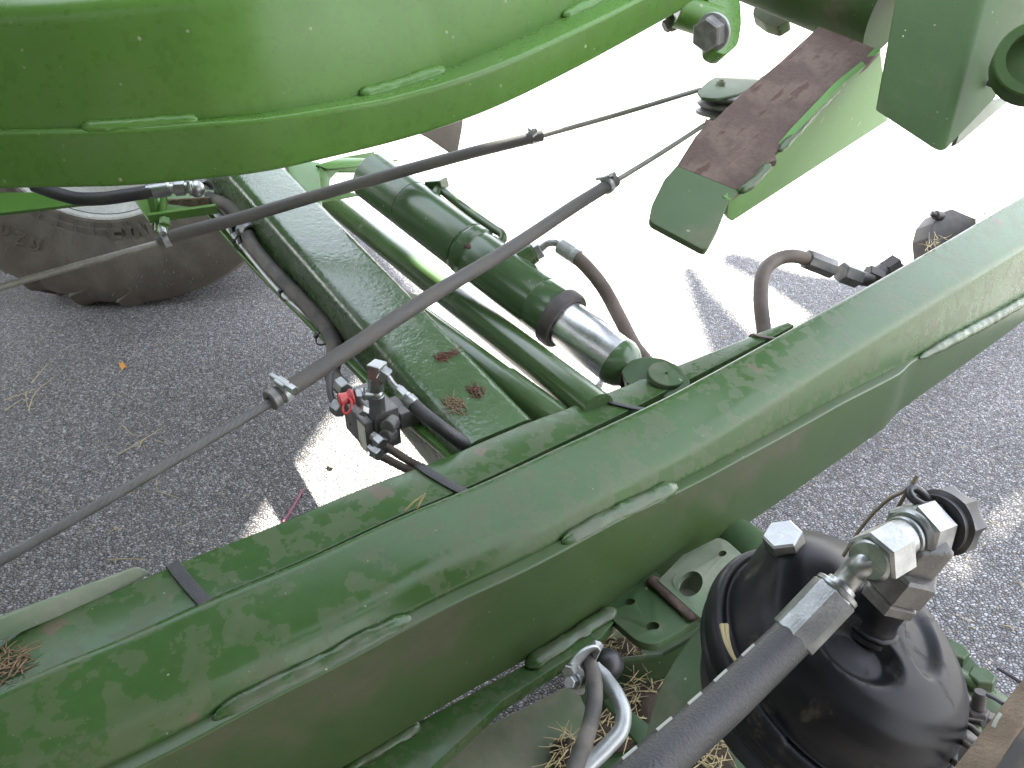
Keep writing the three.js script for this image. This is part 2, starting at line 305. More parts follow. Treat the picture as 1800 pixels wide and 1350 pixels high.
// flat plate with the given visible outline; it has thickness away from the camera
function plate(poly, thick, { r = 0, holes = [], bevel = 0.0012, seg = 4, toward = null } = {}) {
  const n = V(0, 0, 0), c = V(0, 0, 0); poly.forEach((p, i) => { const q = poly[(i + 1) % poly.length]; n.x += (p.y - q.y) * (p.z + q.z); n.y += (p.z - q.z) * (p.x + q.x); n.z += (p.x - q.x) * (p.y + q.y); c.add(p); });
  c.divideScalar(poly.length); n.normalize(); if (n.dot((toward || CAM).clone().sub(c)) < 0) n.negate();
  const e1 = poly[1].clone().sub(poly[0]); e1.addScaledVector(n, -e1.dot(n)).normalize(); const e2 = n.clone().cross(e1);
  const to2 = p => { const q = p.clone().sub(c); return new THREE.Vector2(q.dot(e1), q.dot(e2)); };
  const P = poly.map(to2), sh = new THREE.Shape(), N = P.length;
  for (let i = 0; i < N; i++) {
    const rr = Array.isArray(r) ? r[i] : r, p = P[i], a = P[(i + N - 1) % N].clone().sub(p), b = P[(i + 1) % N].clone().sub(p), k = Math.min(rr, a.length() * 0.45, b.length() * 0.45);
    const s = p.clone().addScaledVector(a.normalize(), k), e = p.clone().addScaledVector(b.normalize(), k);
    i ? sh.lineTo(s.x, s.y) : sh.moveTo(s.x, s.y); if (k > 0) sh.quadraticCurveTo(p.x, p.y, e.x, e.y);
  }
  sh.closePath();
  for (const [hp, hr, el = 1, an = 0] of holes) { const q = to2(hp), h = new THREE.Path(); h.absellipse(q.x, q.y, hr, hr * el, 0, 2 * Math.PI, true, an); sh.holes.push(h); }
  let g = new THREE.ExtrudeGeometry(sh, { depth: thick - 2 * bevel, bevelEnabled: bevel > 0, bevelThickness: bevel, bevelSize: bevel, bevelOffset: -bevel, bevelSegments: 2, curveSegments: 14 });
  g.translate(0, 0, -thick + bevel);
  g.applyMatrix4(new THREE.Matrix4().makeBasis(e1, e2, n).setPosition(c));
  if (g.index) g = g.toNonIndexed();
  return creased(g, 35 * Math.PI / 180);
}
// box with rounded edges: centre and three half axes
function box(c, ax, ay, az, r = 0.002) {
  const lx = ax.length() * 2, ly = ay.length() * 2, lz = az.length() * 2; let g = new RoundedBoxGeometry(lx, ly, lz, 3, Math.min(r, lx * 0.4, ly * 0.4, lz * 0.4)); if (g.index) g = g.toNonIndexed();
  const uvA = g.attributes.uv, p = g.attributes.position, nn = g.attributes.normal;
  for (let i = 0; i < p.count; i++) { const x = Math.abs(nn.getX(i)), y = Math.abs(nn.getY(i)), z = Math.abs(nn.getZ(i)); if (x >= y && x >= z) uvA.setXY(i, p.getY(i), p.getZ(i)); else if (y >= z) uvA.setXY(i, p.getX(i), p.getZ(i)); else uvA.setXY(i, p.getX(i), p.getY(i)); }
  g.applyMatrix4(new THREE.Matrix4().makeBasis(ax.clone().normalize(), ay.clone().normalize(), az.clone().normalize()).setPosition(c)); g.deleteAttribute('uv1'); return g;
}
function join(list) { return mergeGeometries(list.map(g => { const h = g.index ? g.toNonIndexed() : g; for (const k of Object.keys(h.attributes)) if (!['position', 'normal', 'uv'].includes(k)) h.deleteAttribute(k); return h; })); }
// lumpy weld bead along points; nrm is the direction that stands out of the joint
function weld(pts, w, h, seed, nrm) {
  const q = smooth(pts, Math.max(12, Math.round(pts[0].distanceTo(pts[pts.length - 1]) / 0.0025))), L = lattice(64, seed);
  return sweep(q, (i, t, s) => {
    const end = Math.min(1, Math.sqrt(Math.min(t, 1 - t) * 12)), k = (0.84 + 0.3 * vnoise(L, 64, s * 45, 3.5) + 0.03 * Math.sin(s * 1100)) * (0.12 + 0.88 * end), o = [];
    for (let j = 0; j < 14; j++) { const th = j / 14 * 2 * Math.PI, b = 1 + 0.22 * (vnoise(L, 64, s * 70, j * 1.7) - 0.5); o.push([w * k * b * Math.cos(th), h * k * b * Math.sin(th)]); }
    return o;
  }, { up: nrm, crease: 60 });
}

// ------------------------------------------------------------------ helpers: objects
const used = {};
function uname(n) { used[n] = (used[n] ?? -1) + 1; return used[n] ? `${n}_${String(used[n]).padStart(3, '0')}` : n; }
const origin = new WeakMap();
function thing(name, label, category, pos, group) {
  const o = new THREE.Group(); o.name = uname(name); o.position.copy(pos); o.userData = { label, category }; if (group) o.userData.group = group;
  origin.set(o, pos.clone()); scene.add(o); return o;
}
function part(parent, name, geo, mat, label) {
  const P = origin.get(parent); geo.translate(-P.x, -P.y, -P.z);
  const m = new THREE.Mesh(geo, mat); m.name = name; m.castShadow = m.receiveShadow = true; if (label) m.userData.label = label;
  parent.add(m); origin.set(m, P); return m;
}
function single(name, label, category, pos, geo, mat, group) {
  geo.translate(-pos.x, -pos.y, -pos.z); const m = new THREE.Mesh(geo, mat); m.name = uname(name); m.position.copy(pos); m.castShadow = m.receiveShadow = true;
  m.userData = { label, category }; if (group) m.userData.group = group; scene.add(m); return m;
}
const planeOf = (A, B, C) => { const n = B.clone().sub(A).cross(C.clone().sub(A)).normalize(); return (px, py) => { const r = ray(px, py); return CAM.clone().addScaledVector(r, A.clone().sub(CAM).dot(n) / r.dot(n)); }; };
// polygon with rounded corners, 2-D ([a, b] pairs) or 3-D (Vector3)
function rpoly(P, radii, n = 5) {
  const N = P.length, o = [], v3 = !Array.isArray(P[0]), Q = v3 ? P : P.map(p => V(p[0], p[1], 0));
  for (let i = 0; i < N; i++) {
    const r = Array.isArray(radii) ? radii[i] : radii, p = Q[i], a = Q[(i + N - 1) % N].clone().sub(p), b = Q[(i + 1) % N].clone().sub(p), k = Math.min(r, a.length() * 0.48, b.length() * 0.48);
    if (k < 1e-5) { o.push(p.clone()); continue; }
    const s = p.clone().addScaledVector(a.normalize(), k), e = p.clone().addScaledVector(b.normalize(), k);
    for (let j = 0; j <= n; j++) { const t = j / n; o.push(s.clone().multiplyScalar((1 - t) * (1 - t)).addScaledVector(p, 2 * t * (1 - t)).addScaledVector(e, t * t)); }
  }
  return v3 ? o : o.map(p => [p.x, p.y]);
}
// skin over rings of 3-D points (same count each), closed round and capped
function loft(rings, crease = 40) {
  const pos = [], uv = [], idx = [], m = rings[0].length, n = m + 1; let s = 0;
  rings.forEach((R, i) => { if (i) s += R[0].distanceTo(rings[i - 1][0]); let v = 0; for (let k = 0; k < n; k++) { const p = R[k % m]; if (k) v += p.distanceTo(R[k - 1]); pos.push(p.x, p.y, p.z); uv.push(s, v); } });
  for (let i = 0; i + 1 < rings.length; i++) for (let k = 0; k < m; k++) { const a = i * n + k; idx.push(a, a + 1, a + n, a + 1, a + n + 1, a + n); }
  for (const R of [rings[0], rings[rings.length - 1]]) { const c = V(0, 0, 0); R.forEach(p => c.add(p)); c.divideScalar(m); const b = pos.length / 3; pos.push(c.x, c.y, c.z); uv.push(0, 0); R.forEach(p => { pos.push(p.x, p.y, p.z); uv.push(p.x - c.x + p.z - c.z, p.y - c.y); }); for (let k = 0; k < m; k++) R === rings[0] ? idx.push(b, b + 1 + (k + 1) % m, b + 1 + k) : idx.push(b, b + 1 + k, b + 1 + (k + 1) % m); }
  return finishGeo(pos, uv, idx, crease);
}
const tab = (xs, ys) => x => { if (x <= xs[0]) return ys[0]; for (let i = 1; i < xs.length; i++) if (x <= xs[i]) { let t = (x - xs[i - 1]) / (xs[i] - xs[i - 1]); return lerp(ys[i - 1], ys[i], t); } return ys[ys.length - 1]; };
function bladeGeo(pts, w, seed) {       // a dry stalk: thin, slightly bent
  return sweep(smooth(pts, 6), (i, t) => circle(w * (1 - 0.6 * t), 5), { crease: 80 });
}
function hayClump(c, ux, uy, n, len, w, seed, up = V(0, 1, 0), h = 0.006) {
  const r = rng(seed), L = [];
  for (let k = 0; k < n; k++) {
    const a = (r() - 0.5) * 2, b = (r() - 0.5) * 2; if (a * a + b * b > 1) { continue; }
    const p = c.clone().addScaledVector(ux, a).addScaledVector(uy, b).addScaledVector(up, r() * h * (1.2 - a * a - b * b)), th = r() * 6.28, l = len * (0.4 + 0.8 * r()), d = ux.clone().normalize().multiplyScalar(Math.cos(th)).addScaledVector(uy.clone().normalize(), Math.sin(th)).addScaledVector(up, (r() - 0.35) * 0.5);
    const mid = p.clone().addScaledVector(d, l * 0.5).addScaledVector(up, (r() - 0.5) * l * 0.2);
    L.push(bladeGeo([p, mid, p.clone().addScaledVector(d, l)], w * (0.6 + 0.8 * r()), k));
  }
  return join(L);
}

// ------------------------------------------------------------------ the ground
{
  const g = new THREE.PlaneGeometry(400, 400); g.rotateX(-Math.PI / 2);
  const p = g.attributes.position, u = g.attributes.uv; for (let i = 0; i < p.count; i++) u.setXY(i, p.getX(i) * 0.97 + p.getZ(i) * 0.24, p.getZ(i) * 0.97 - p.getX(i) * 0.24);
  const m = new THREE.Mesh(g, M.asphalt); m.name = 'asphalt_ground'; m.receiveShadow = true; m.castShadow = true;
  m.userData = { kind: 'structure', label: 'dark asphalt yard surface with coarse chippings', category: 'ground' }; scene.add(m);
}

// ------------------------------------------------------------------ main beam (lower left to right)
const L1 = [[-140, 1262], [0, 1202], [77, 1167], [213, 1113], [380, 1040], [533, 977], [710, 897], [850, 840], [987, 777], [1160, 697], [1250, 650], [1409, 563], [1510, 507], [1673, 414], [1800, 339], [1960, 243]];
const beamDepth = x => 1 / (0.696 * (2790 - x) / F);
const beamPts = smooth(L1.map(([x, y]) => pd(x, y, beamDepth(x))), 110), beamPx = beamPts.map(p => project(p)[0]);
const bf = frames(beamPts, V(0, 1, 0));
function onBeam(x, a, b) {          // a point of the beam's section at the station seen at pixel column x of its rear top edge
  let i = 0; while (i < beamPx.length - 2 && beamPx[i + 1] < x) i++;
  const t = (x - beamPx[i]) / (beamPx[i + 1] - beamPx[i]);
  return beamPts[i].clone().lerp(beamPts[i + 1], t).addScaledVector(bf.A[i], a).addScaledVector(bf.B[i], b);
}
const BX = [0, 600, 1000, 1200, 1400, 1600, 1800, 1950];
const l2a = tab(BX, [0.068, 0.072, 0.075, 0.079, 0.083, 0.090, 0.104, 0.112]), l2b = tab(BX, [-0.033, -0.034, -0.034, -0.036, -0.038, -0.042, -0.050, -0.055]);
const l3a = tab(BX, [0.085, 0.091, 0.094, 0.099, 0.103, 0.109, 0.120, 0.13]), l3b = tab(BX, [-0.068, -0.063, -0.072, -0.085, -0.112, -0.158, -0.215, -0.25]);
const l5b = tab(BX, [-0.226, -0.231, -0.238, -0.250, -0.262, -0.273, -0.285, -0.29]), l0a = tab([0, 300, 600, 1000, 1200, 1400, 1425], [-0.091, -0.100, -0.103, -0.102, -0.087, -0.049, -0.041]);
{
  const o = thing('main_beam', 'long dusty green steel beam running diagonally across the front', 'steel beam', onBeam(850, 0.05, -0.1));
  part(o, 'beam_tube', sweep(beamPts, i => {
    const x = beamPx[i], a2 = l2a(x), b2 = l2b(x), a3 = l3a(x), b3 = l3b(x);
    return rpoly([[0, 0], [-0.004, -0.03], [0.0, b3 - 0.03], [a3 - 0.004, b3 - 0.03], [a3, b3], [a2 + 0.003, b2]], [0.014, 0.004, 0.004, 0.003, 0.006, 0.022], 8);
  }, { up: V(0, 1, 0), crease: 30 }), M.beam);
  // web plate with a ledge on top
  const wi = beamPx.map((x, i) => i).filter(i => beamPx[i] < 1832), wp = wi.map(i => beamPts[i]);
  part(o, 'web_plate', sweep(wp, k => {
    const x = beamPx[wi[k]], a = l3a(x), b3 = l3b(x) - 0.001, w = lerp(0.017, 0.005, sm(1500, 1545, x)), b5 = lerp(l5b(x), b3 - 0.02, Math.pow(sm(1800, 1834, x), 2));
    return rpoly([[a + w, b3], [a - 0.02, b3], [a - 0.02, b5], [a + w, b5]], [0.003, 0.001, 0.001, 0.002], 3);
  }, { up: V(0, 1, 0), crease: 35 }), M.web, 'dark green vertical side plate of the beam');
  const slot = tab([0, 600, 1000, 1200, 1400], [-0.0205, -0.0250, -0.0290, -0.0340, -0.0260]);
  const ri = beamPx.map((x, i) => i).filter(i => beamPx[i] < 1432), rp = ri.map(i => beamPts[i]);
  part(o, 'rear_flange', sweep(rp, k => { const x = beamPx[ri[k]]; return rpoly([[slot(x), -0.0285], [l0a(x), -0.0275], [l0a(x), -0.070], [slot(x), -0.069]], [0.002, 0.005, 0.004, 0.002], 4); }, { up: V(0, 1, 0), crease: 35 }), M.beam);
  // lower flange plate, its tip under the web
  const yF = onBeam(900, 0, l5b(900)).y + 0.004;
  part(o, 'lower_flange', plate([[430, 1450], [594, 1352], [734, 1270], [921, 1169], [1076, 1064], [1088, 1060], [1080, 1092], [1057, 1120], [882, 1233], [758, 1350], [640, 1460]].map(p => gd(...p, yF)), 0.022, { r: [0, 0, 0, 0, 0, 0.004, 0.006, 0.004, 0, 0, 0] }), M.beam);
  // welds
  const wb = (x0, x1, w, h, seed, n = 6) => { const P = []; for (let k = 0; k <= n; k++) { const x = lerp(x0, x1, k / n); P.push(onBeam(x, l3a(x) + 0.006, l3b(x) - 0.001)); } part(o, 'weld_bead', weld(P, w, h, seed, V(0.3, 0.7, 0.65).normalize()), M.weld); };
  wb(295, 640, 0.011, 0.006, 5); wb(905, 1110, 0.0125, 0.008, 6); wb(1552, 1905, 0.012, 0.010, 7);
  const fl = (a, b, seed, w = 0.009, h = 0.006) => part(o, 'weld_bead', weld([gd(...a, yF + 0.003), gd((a[0] + b[0]) / 2, (a[1] + b[1]) / 2, yF + 0.003), gd(...b, yF + 0.003)], w, h, seed, V(0, 1, 0)), M.weld);
  fl([600, 1355], [738, 1272], 8); fl([924, 1172], [1082, 1070], 9, 0.012, 0.007);
  // pale plate end behind the rear flange, lower left
  part(o, 'backing_plate', plate([[-60, 1112, 0.685], [0, 1086, 0.71], [243, 997, 0.81], [268, 1008, 0.82], [200, 1045, 0.79], [-60, 1150, 0.69]].map(p => pd(p[0], p[1], p[2] + 0.055)), 0.008, { r: [0, 0, 0.006, 0.003, 0, 0] }), M.pale, 'pale yellowish green plate behind the flange');
}
// straps round the rear flange
function flangeTie(x, dx, w, label, cat, mat) {
  const P = [onBeam(x + dx, 0.0, -0.0255), onBeam(x + dx * 0.6, -0.02, -0.0258), onBeam(x, l0a(x) + 0.012, -0.0252), onBeam(x, l0a(x) - 0.0005, -0.0262), onBeam(x, l0a(x) - 0.0045, -0.034), onBeam(x, l0a(x) - 0.004, -0.068)];
  const q = smooth(P, 30), { A } = frames(q, null);
  const L = V(bf.T[50].x, bf.T[50].y, bf.T[50].z);
  single('cable_tie', label, cat, P[2], sweep(q, rrect(-0.0014, 0.0014, -w / 2, w / 2, 0.0006, 2), { up: L.clone() }), mat, 'ties round the rear edge of the beam');
}
flangeTie(352, 22, 0.0145, 'broad black strap tied round the beam edge, the lowest on the left', 'cable tie', M.hose);
flangeTie(812, 30, 0.0130, 'black strap round the beam edge below the valve block', 'cable tie', M.hose);
flangeTie(1122, 40, 0.0085, 'thin black tie round the beam edge by the cylinder eye', 'cable tie', M.hose);
flangeTie(1372, 12, 0.0070, 'thin dusty tie at the far end of the rear flange by the bent hose', 'cable tie', M.hoseBrown);

// ------------------------------------------------------------------ curved frame across the top left
{
  const P = pds([[-260, 348, 1.2], [-150, 345, 1.17], [0, 337, 1.15], [200, 333, 1.13], [330, 323, 1.13], [467, 307, 1.14], [600, 278, 1.17], [700, 253, 1.2], [813, 218, 1.23], [900, 183, 1.26], [1033, 117, 1.32], [1160, 47, 1.39], [1235, 3, 1.43], [1310, -45, 1.48]]);
  const q = smooth(P, 120), f = frames(q, V(0, 1, 0)), qx = q.map(p => project(p)[0]);
  const at = (x, a, b) => { let i = 0; while (i < qx.length - 2 && qx[i + 1] < x) i++; const t = (x - qx[i]) / (qx[i + 1] - qx[i]); return q[i].clone().lerp(q[i + 1], t).addScaledVector(f.A[i], a).addScaledVector(f.B[i], b); };
  const o = thing('curved_frame', 'wide bright green curved steel frame sweeping across the top left', 'steel frame', q[50]);
  const H = tab([0, 400, 700, 1000, 1200], [0.088, 0.083, 0.070, 0.066, 0.062]), ins = tab([0, 200, 400, 600, 830, 1050, 1300], [0.012, 0.014, 0.022, 0.045, 0.075, 0.08, 0.08]);
  part(o, 'lower_band', sweep(q, i => { const h = H(qx[i]); return rpoly([[0, h], [-0.14, h], [-0.14, 0], [-0.012, 0]], [0.010, 0.002, 0.002, 0.008], 6); }, { up: V(0, 1, 0), crease: 30 }), M.ring);
  part(o, 'upper_band', sweep(q, i => { const x = qx[i], h = H(x), a = -ins(x); return rpoly([[a - 0.012, 0.254], [a - 0.13, 0.268], [a - 0.13, h - 0.02], [a, h - 0.02], [a, h + 0.07]], [0.035, 0.003, 0.002, 0.001, 0.05], 8); }, { up: V(0, 1, 0), crease: 30 }), M.ring);
  part(o, 'inner_panel', sweep(q, i => [[-0.20, 0.62], [-0.215, 0.62], [-0.215, 0.10], [-0.20, 0.10]], { up: V(0, 1, 0), crease: 30 }), M.ring);
  const bead = (xs, w, h, seed) => part(o, 'weld_bead', weld(xs.map(x => at(x, -ins(x) + 0.004, H(x) + 0.002)), w, h, seed, V(0, 0.75, 0.66)), M.ring);
  bead([172, 240, 310, 372], 0.011, 0.007, 31); bead([668, 720, 770, 832], 0.012, 0.008, 32); bead([1052, 1090, 1140], 0.012, 0.008, 33);
}
// ------------------------------------------------------------------ lower arm: square tube under the main beam
const A2 = { P: V(-0.210, 0.482, -1.320), u: V(-0.57946, 0.20152, -0.78969), e: V(0.80623, 0, -0.59160), b: V(0.11922, 0.97948, 0.16247) };
const onArm = (s, a, b) => A2.P.clone().addScaledVector(A2.u, s).addScaledVector(A2.e, a).addScaledVector(A2.b, b);
{
  const o = thing('square_beam', 'green square tube arm with dried splashes running under the front beam', 'steel arm', onArm(0, -0.06, -0.14));
  const q = Array.from({ length: 31 }, (_, i) => onArm(lerp(-0.42, 0.72, i / 30), 0, 0));
  part(o, 'square_tube', sweep(q, rrect(-0.124, 0.003, -0.145, 0, 0.020, 7), { up: V(0, 1, 0), crease: 30 }), M.arm);
  // bolt standing on its right edge
  const pb = pd(722, 528, 1.41); part(o, 'bolt', join([cyl(pb.clone().add(V(0, -0.03, 0)), pb.clone().add(V(0, 0.008, 0)), 0.008), hex(pb.clone().add(V(0, -0.004, 0)), pb.clone().add(V(0.001, 0.009, 0)), 0.013)]), M.dusty);
  // narrow strip under the hose along its left side
  const st = [[345, 350, 1.86], [428, 448, 1.70], [570, 592, 1.45], [700, 722, 1.275], [800, 808, 1.17]];
  part(o, 'side_strip', sweep(smooth(pds(st), 30), rrect(-0.007, 0.007, -0.006, 0.006, 0.002, 2), { up: V(0, 1, 0) }), M.fresh, 'light green strip along the left side');
}
// ------------------------------------------------------------------ hydraulic cylinder
{
  const P0 = pd(680, 329, 1.62), P1 = pd(986, 560, 1.42), P2 = pd(1092, 638, 1.36), dir = P1.clone().sub(P0).normalize(), Lc = P0.distanceTo(P1), Lr = P0.distanceTo(P2), R = 0.0515;
  const o = thing('hydraulic_cylinder', 'large green hydraulic cylinder with chrome rod and black wiper collar', 'hydraulic cylinder', P0.clone().lerp(P1, 0.5));
  part(o, 'barrel', lathe(P0, dir, [[0, -0.055], [R - 0.006, -0.055], [R, -0.049], [R, 0.075], [R - 0.0008, 0.076], [R - 0.0008, 0.0775], [R, 0.0785], [R, Lc * 0.485], [R - 0.002, Lc * 0.49], [R + 0.0022, Lc * 0.505], [R + 0.0022, Lc * 0.535], [R - 0.002, Lc * 0.548], [R - 0.002, Lc * 0.56], [R, Lc * 0.575], [R, Lc * 0.885], [R - 0.0008, Lc * 0.888], [R - 0.0008, Lc * 0.892], [R, Lc * 0.896], [R, Lc - 0.012], [R - 0.004, Lc - 0.008], [0, Lc - 0.008]], 64, { crease: 25 }), M.cyl);
  part(o, 'wiper_collar', lathe(P0, dir, [[R - 0.01, Lc - 0.012], [R + 0.0045, Lc - 0.012], [R + 0.0055, Lc - 0.008], [R + 0.0055, Lc + 0.008], [R + 0.003, Lc + 0.013], [0.0445, Lc + 0.013], [0.0440, Lc + 0.004]], 64), M.collar);
  const rr = 0.0435;
  part(o, 'chrome_rod', lathe(P0, dir, [[rr, Lc - 0.01], [rr, Lr - 0.012], [rr - 0.001, Lr - 0.01], [0, Lr - 0.01]], 64), M.chrome);
  part(o, 'rod_end', lathe(P0, dir, [[0, Lr - 0.012], [rr + 0.0012, Lr - 0.012], [rr + 0.0012, Lr - 0.002], [rr - 0.004, Lr + 0.012], [0.026, Lr + 0.03], [0.0, Lr + 0.05]], 48), M.cyl);
  const wc = P0.clone().addScaledVector(dir, Lr + 0.022), side = dir.clone().cross(V(0, 1, 0)).normalize();
  part(o, 'weld_bead', weld(Array.from({ length: 9 }, (_, i) => { const t = i / 8 * Math.PI * 1.6 - 2.5; return wc.clone().addScaledVector(side, 0.026 * Math.cos(t)).addScaledVector(V(0, 1, 0), 0.026 * Math.sin(t)); }), 0.008, 0.006, 41, dir), M.rust, 'rusty weld at the rod end');
  // forked eye with pin
  const E0 = pd(1128, 660, 1.30), E1 = pd(1186, 690, 1.27), eup = V(0.05, 0.98, 0.18).normalize(), ed = E1.clone().sub(E0).normalize();
  part(o, 'rod_eye', plate([[1092, 652, 1.315], [1104, 636, 1.325], [1128, 627, 1.325], [1168, 628, 1.31], [1196, 648, 1.29], [1215, 672, 1.27], [1200, 700, 1.25], [1140, 695, 1.27], [1100, 672, 1.30]].map(p => pd(...p)), 0.05, { r: [0.004, 0.01, 0.01, 0.02, 0.01, 0.01, 0, 0, 0.004], bevel: 0.002 }), M.lower);
  const pc = pd(1170, 664, 1.29); part(o, 'pin', join([cyl(pc, pc.clone().addScaledVector(eup, 0.010), 0.032, 0.031, 32), cyl(pc.clone().addScaledVector(eup, 0.009), pc.clone().addScaledVector(eup, 0.014), 0.003, 0.002, 8)]), M.lower);
  // oil pipe along the barrel with its block, and the port
  const pb = pd(768, 324, 1.60); part(o, 'pipe_block', join([box(pb, V(0.017, 0.003, 0.006), V(-0.002, 0.011, 0.002), V(-0.007, 0, 0.015), 0.003), cyl(pd(772, 322, 1.6), pd(764, 348, 1.58), 0.010)]), M.tube);
  part(o, 'oil_pipe', T([[772, 330, 1.6], [800, 353, 1.575], [868, 402, 1.52], [882, 411, 1.508], [884, 420, 1.502], [874, 427, 1.50], [862, 420, 1.50]], 0.0088, 40, 18), M.tube);
  part(o, 'side_pipe', T([[705, 303, 1.66], [760, 345, 1.62], [960, 497, 1.47], [1010, 537, 1.43]], 0.009, 20, 14), M.tube);
  const pp = pd(905, 462, 1.47), pq = pd(935, 446, 1.47); part(o, 'port', join([cyl(pp, pq, 0.021), ring(pq.clone().addScaledVector(pq.clone().sub(pp).normalize(), -0.002), pq.clone().addScaledVector(pq.clone().sub(pp).normalize(), 0.006), 0.020, 0.006)]), M.tube);
  // gland marks on the barrel
  for (const [a, b] of [[0.32, 0.365], [0.42, 0.475], [0.52, 0.62]]) {
    const q = Array.from({ length: 10 }, (_, i) => P0.clone().addScaledVector(dir, Lc * lerp(a, b, i / 9)).addScaledVector(side, R * 0.70).addScaledVector(V(0, 1, 0), R * 0.70)), L9 = lattice(16, 900 + Math.round(a * 100));
    part(o, 'bare_patch', sweep(q, (i, t) => circle(1, 10).map(p => [p[0] * 0.005 * Math.sin(0.2 + t * 2.7) * (0.6 + 0.8 * vnoise(L9, 16, i * 0.9, 2)), p[1] * 0.0016]), { up: side.clone().add(V(0, 1, 0)).normalize() }), M.rust, 'scraped bare patch on the upper side');
  }
}
{ // hose at the cylinder port
  const o = thing('hydraulic_hose', 'brown hydraulic hose curving from the cylinder port behind the beam', 'hose', pd(1080, 540, 1.42));
  const a = pd(930, 449, 1.47), b = pd(951, 437, 1.465);
  part(o, 'nut', join([hex(a, b, 0.0165, 0.1), hex(pd(920, 455, 1.47), pd(932, 448, 1.47), 0.019, 0.3)]), M.zinc);
  part(o, 'elbow_pipe', T([[950, 438, 1.465], [962, 428, 1.46], [976, 427, 1.46], [988, 433, 1.455]], 0.0068, 24, 16), M.zinc);
  part(o, 'ferrule', lathe(pd(984, 432, 1.455), pd(1014, 452, 1.44).sub(pd(984, 432, 1.455)), [[0, 0], [0.0135, 0], [0.0150, 0.002], [0.0150, 0.030], [0.0140, 0.032], [0.0150, 0.034], [0.0150, 0.044], [0, 0.044]], 28), M.galv);
  part(o, 'hose', T([[1010, 449, 1.44], [1032, 470, 1.43], [1060, 505, 1.42], [1090, 560, 1.41], [1115, 608, 1.40], [1140, 640, 1.38], [1170, 690, 1.34]], 0.0128, 50, 20), M.hoseBrown);
}
// ------------------------------------------------------------------ two round tubes beside the arm
{
  const a = pd(540, 322, 2.30), b = pd(1052, 722, 1.22);
  const o = thing('round_tube', 'long green round tube between the arm and the hydraulic cylinder', 'steel tube', a.clone().lerp(b, 0.5));
  part(o, 'tube_body', sweep(smooth([a, b], 30), circle(0.0300, 40), { crease: 30 }), M.tube);
  const c = pd(728, 552, 1.52), d = pd(975, 738, 1.24), o2 = thing('round_tube', 'short green round tube with a stepped sleeve tight against the arm', 'steel tube', c.clone().lerp(d, 0.5));
  const e = c.clone().lerp(d, 0.70);
  part(o2, 'tube_body', sweep(smooth([c, e], 20), circle(0.0255, 36), { crease: 30 }), M.tube);
  part(o2, 'sleeve', cyl(e.clone().addScaledVector(d.clone().sub(c).normalize(), -0.004), d.clone().lerp(c, -0.15), 0.0285, 0.0285, 40, 0.0015), M.tube);
}
// bracket where the cylinder hangs, behind the curved frame
{
  const o = thing('cylinder_bracket', 'green bracket with slotted side plate holding the far cylinder end', 'bracket', pd(580, 330, 1.70));
  part(o, 'web', plate([[505, 282, 1.74], [560, 282, 1.72], [562, 320, 1.70], [566, 388, 1.65], [548, 380, 1.655], [520, 352, 1.67], [512, 330, 1.70]].map(p => pd(...p)), 0.012), M.fresh);
  part(o, 'side_plate', plate([[560, 292, 1.72], [640, 286, 1.80], [668, 288, 1.83], [664, 300, 1.83], [625, 304, 1.795], [590, 304, 1.755], [578, 316, 1.735], [577, 328, 1.73], [590, 334, 1.74], [640, 340, 1.78], [572, 352, 1.70], [563, 388, 1.68]].map(p => pd(...p)), 0.010, { r: 0.004 }), M.fresh);
  part(o, 'top_plate', plate([[556, 290, 1.71], [600, 276, 1.78], [700, 280, 1.90], [668, 290, 1.84], [575, 296, 1.72]].map(p => pd(...p)), 0.006), M.fresh);
  part(o, 'tab', plate([[604, 276, 1.84], [660, 266, 1.9], [655, 278, 1.9], [664, 284, 1.9], [640, 286, 1.88]].map(p => pd(...p)), 0.006), M.fresh);
}
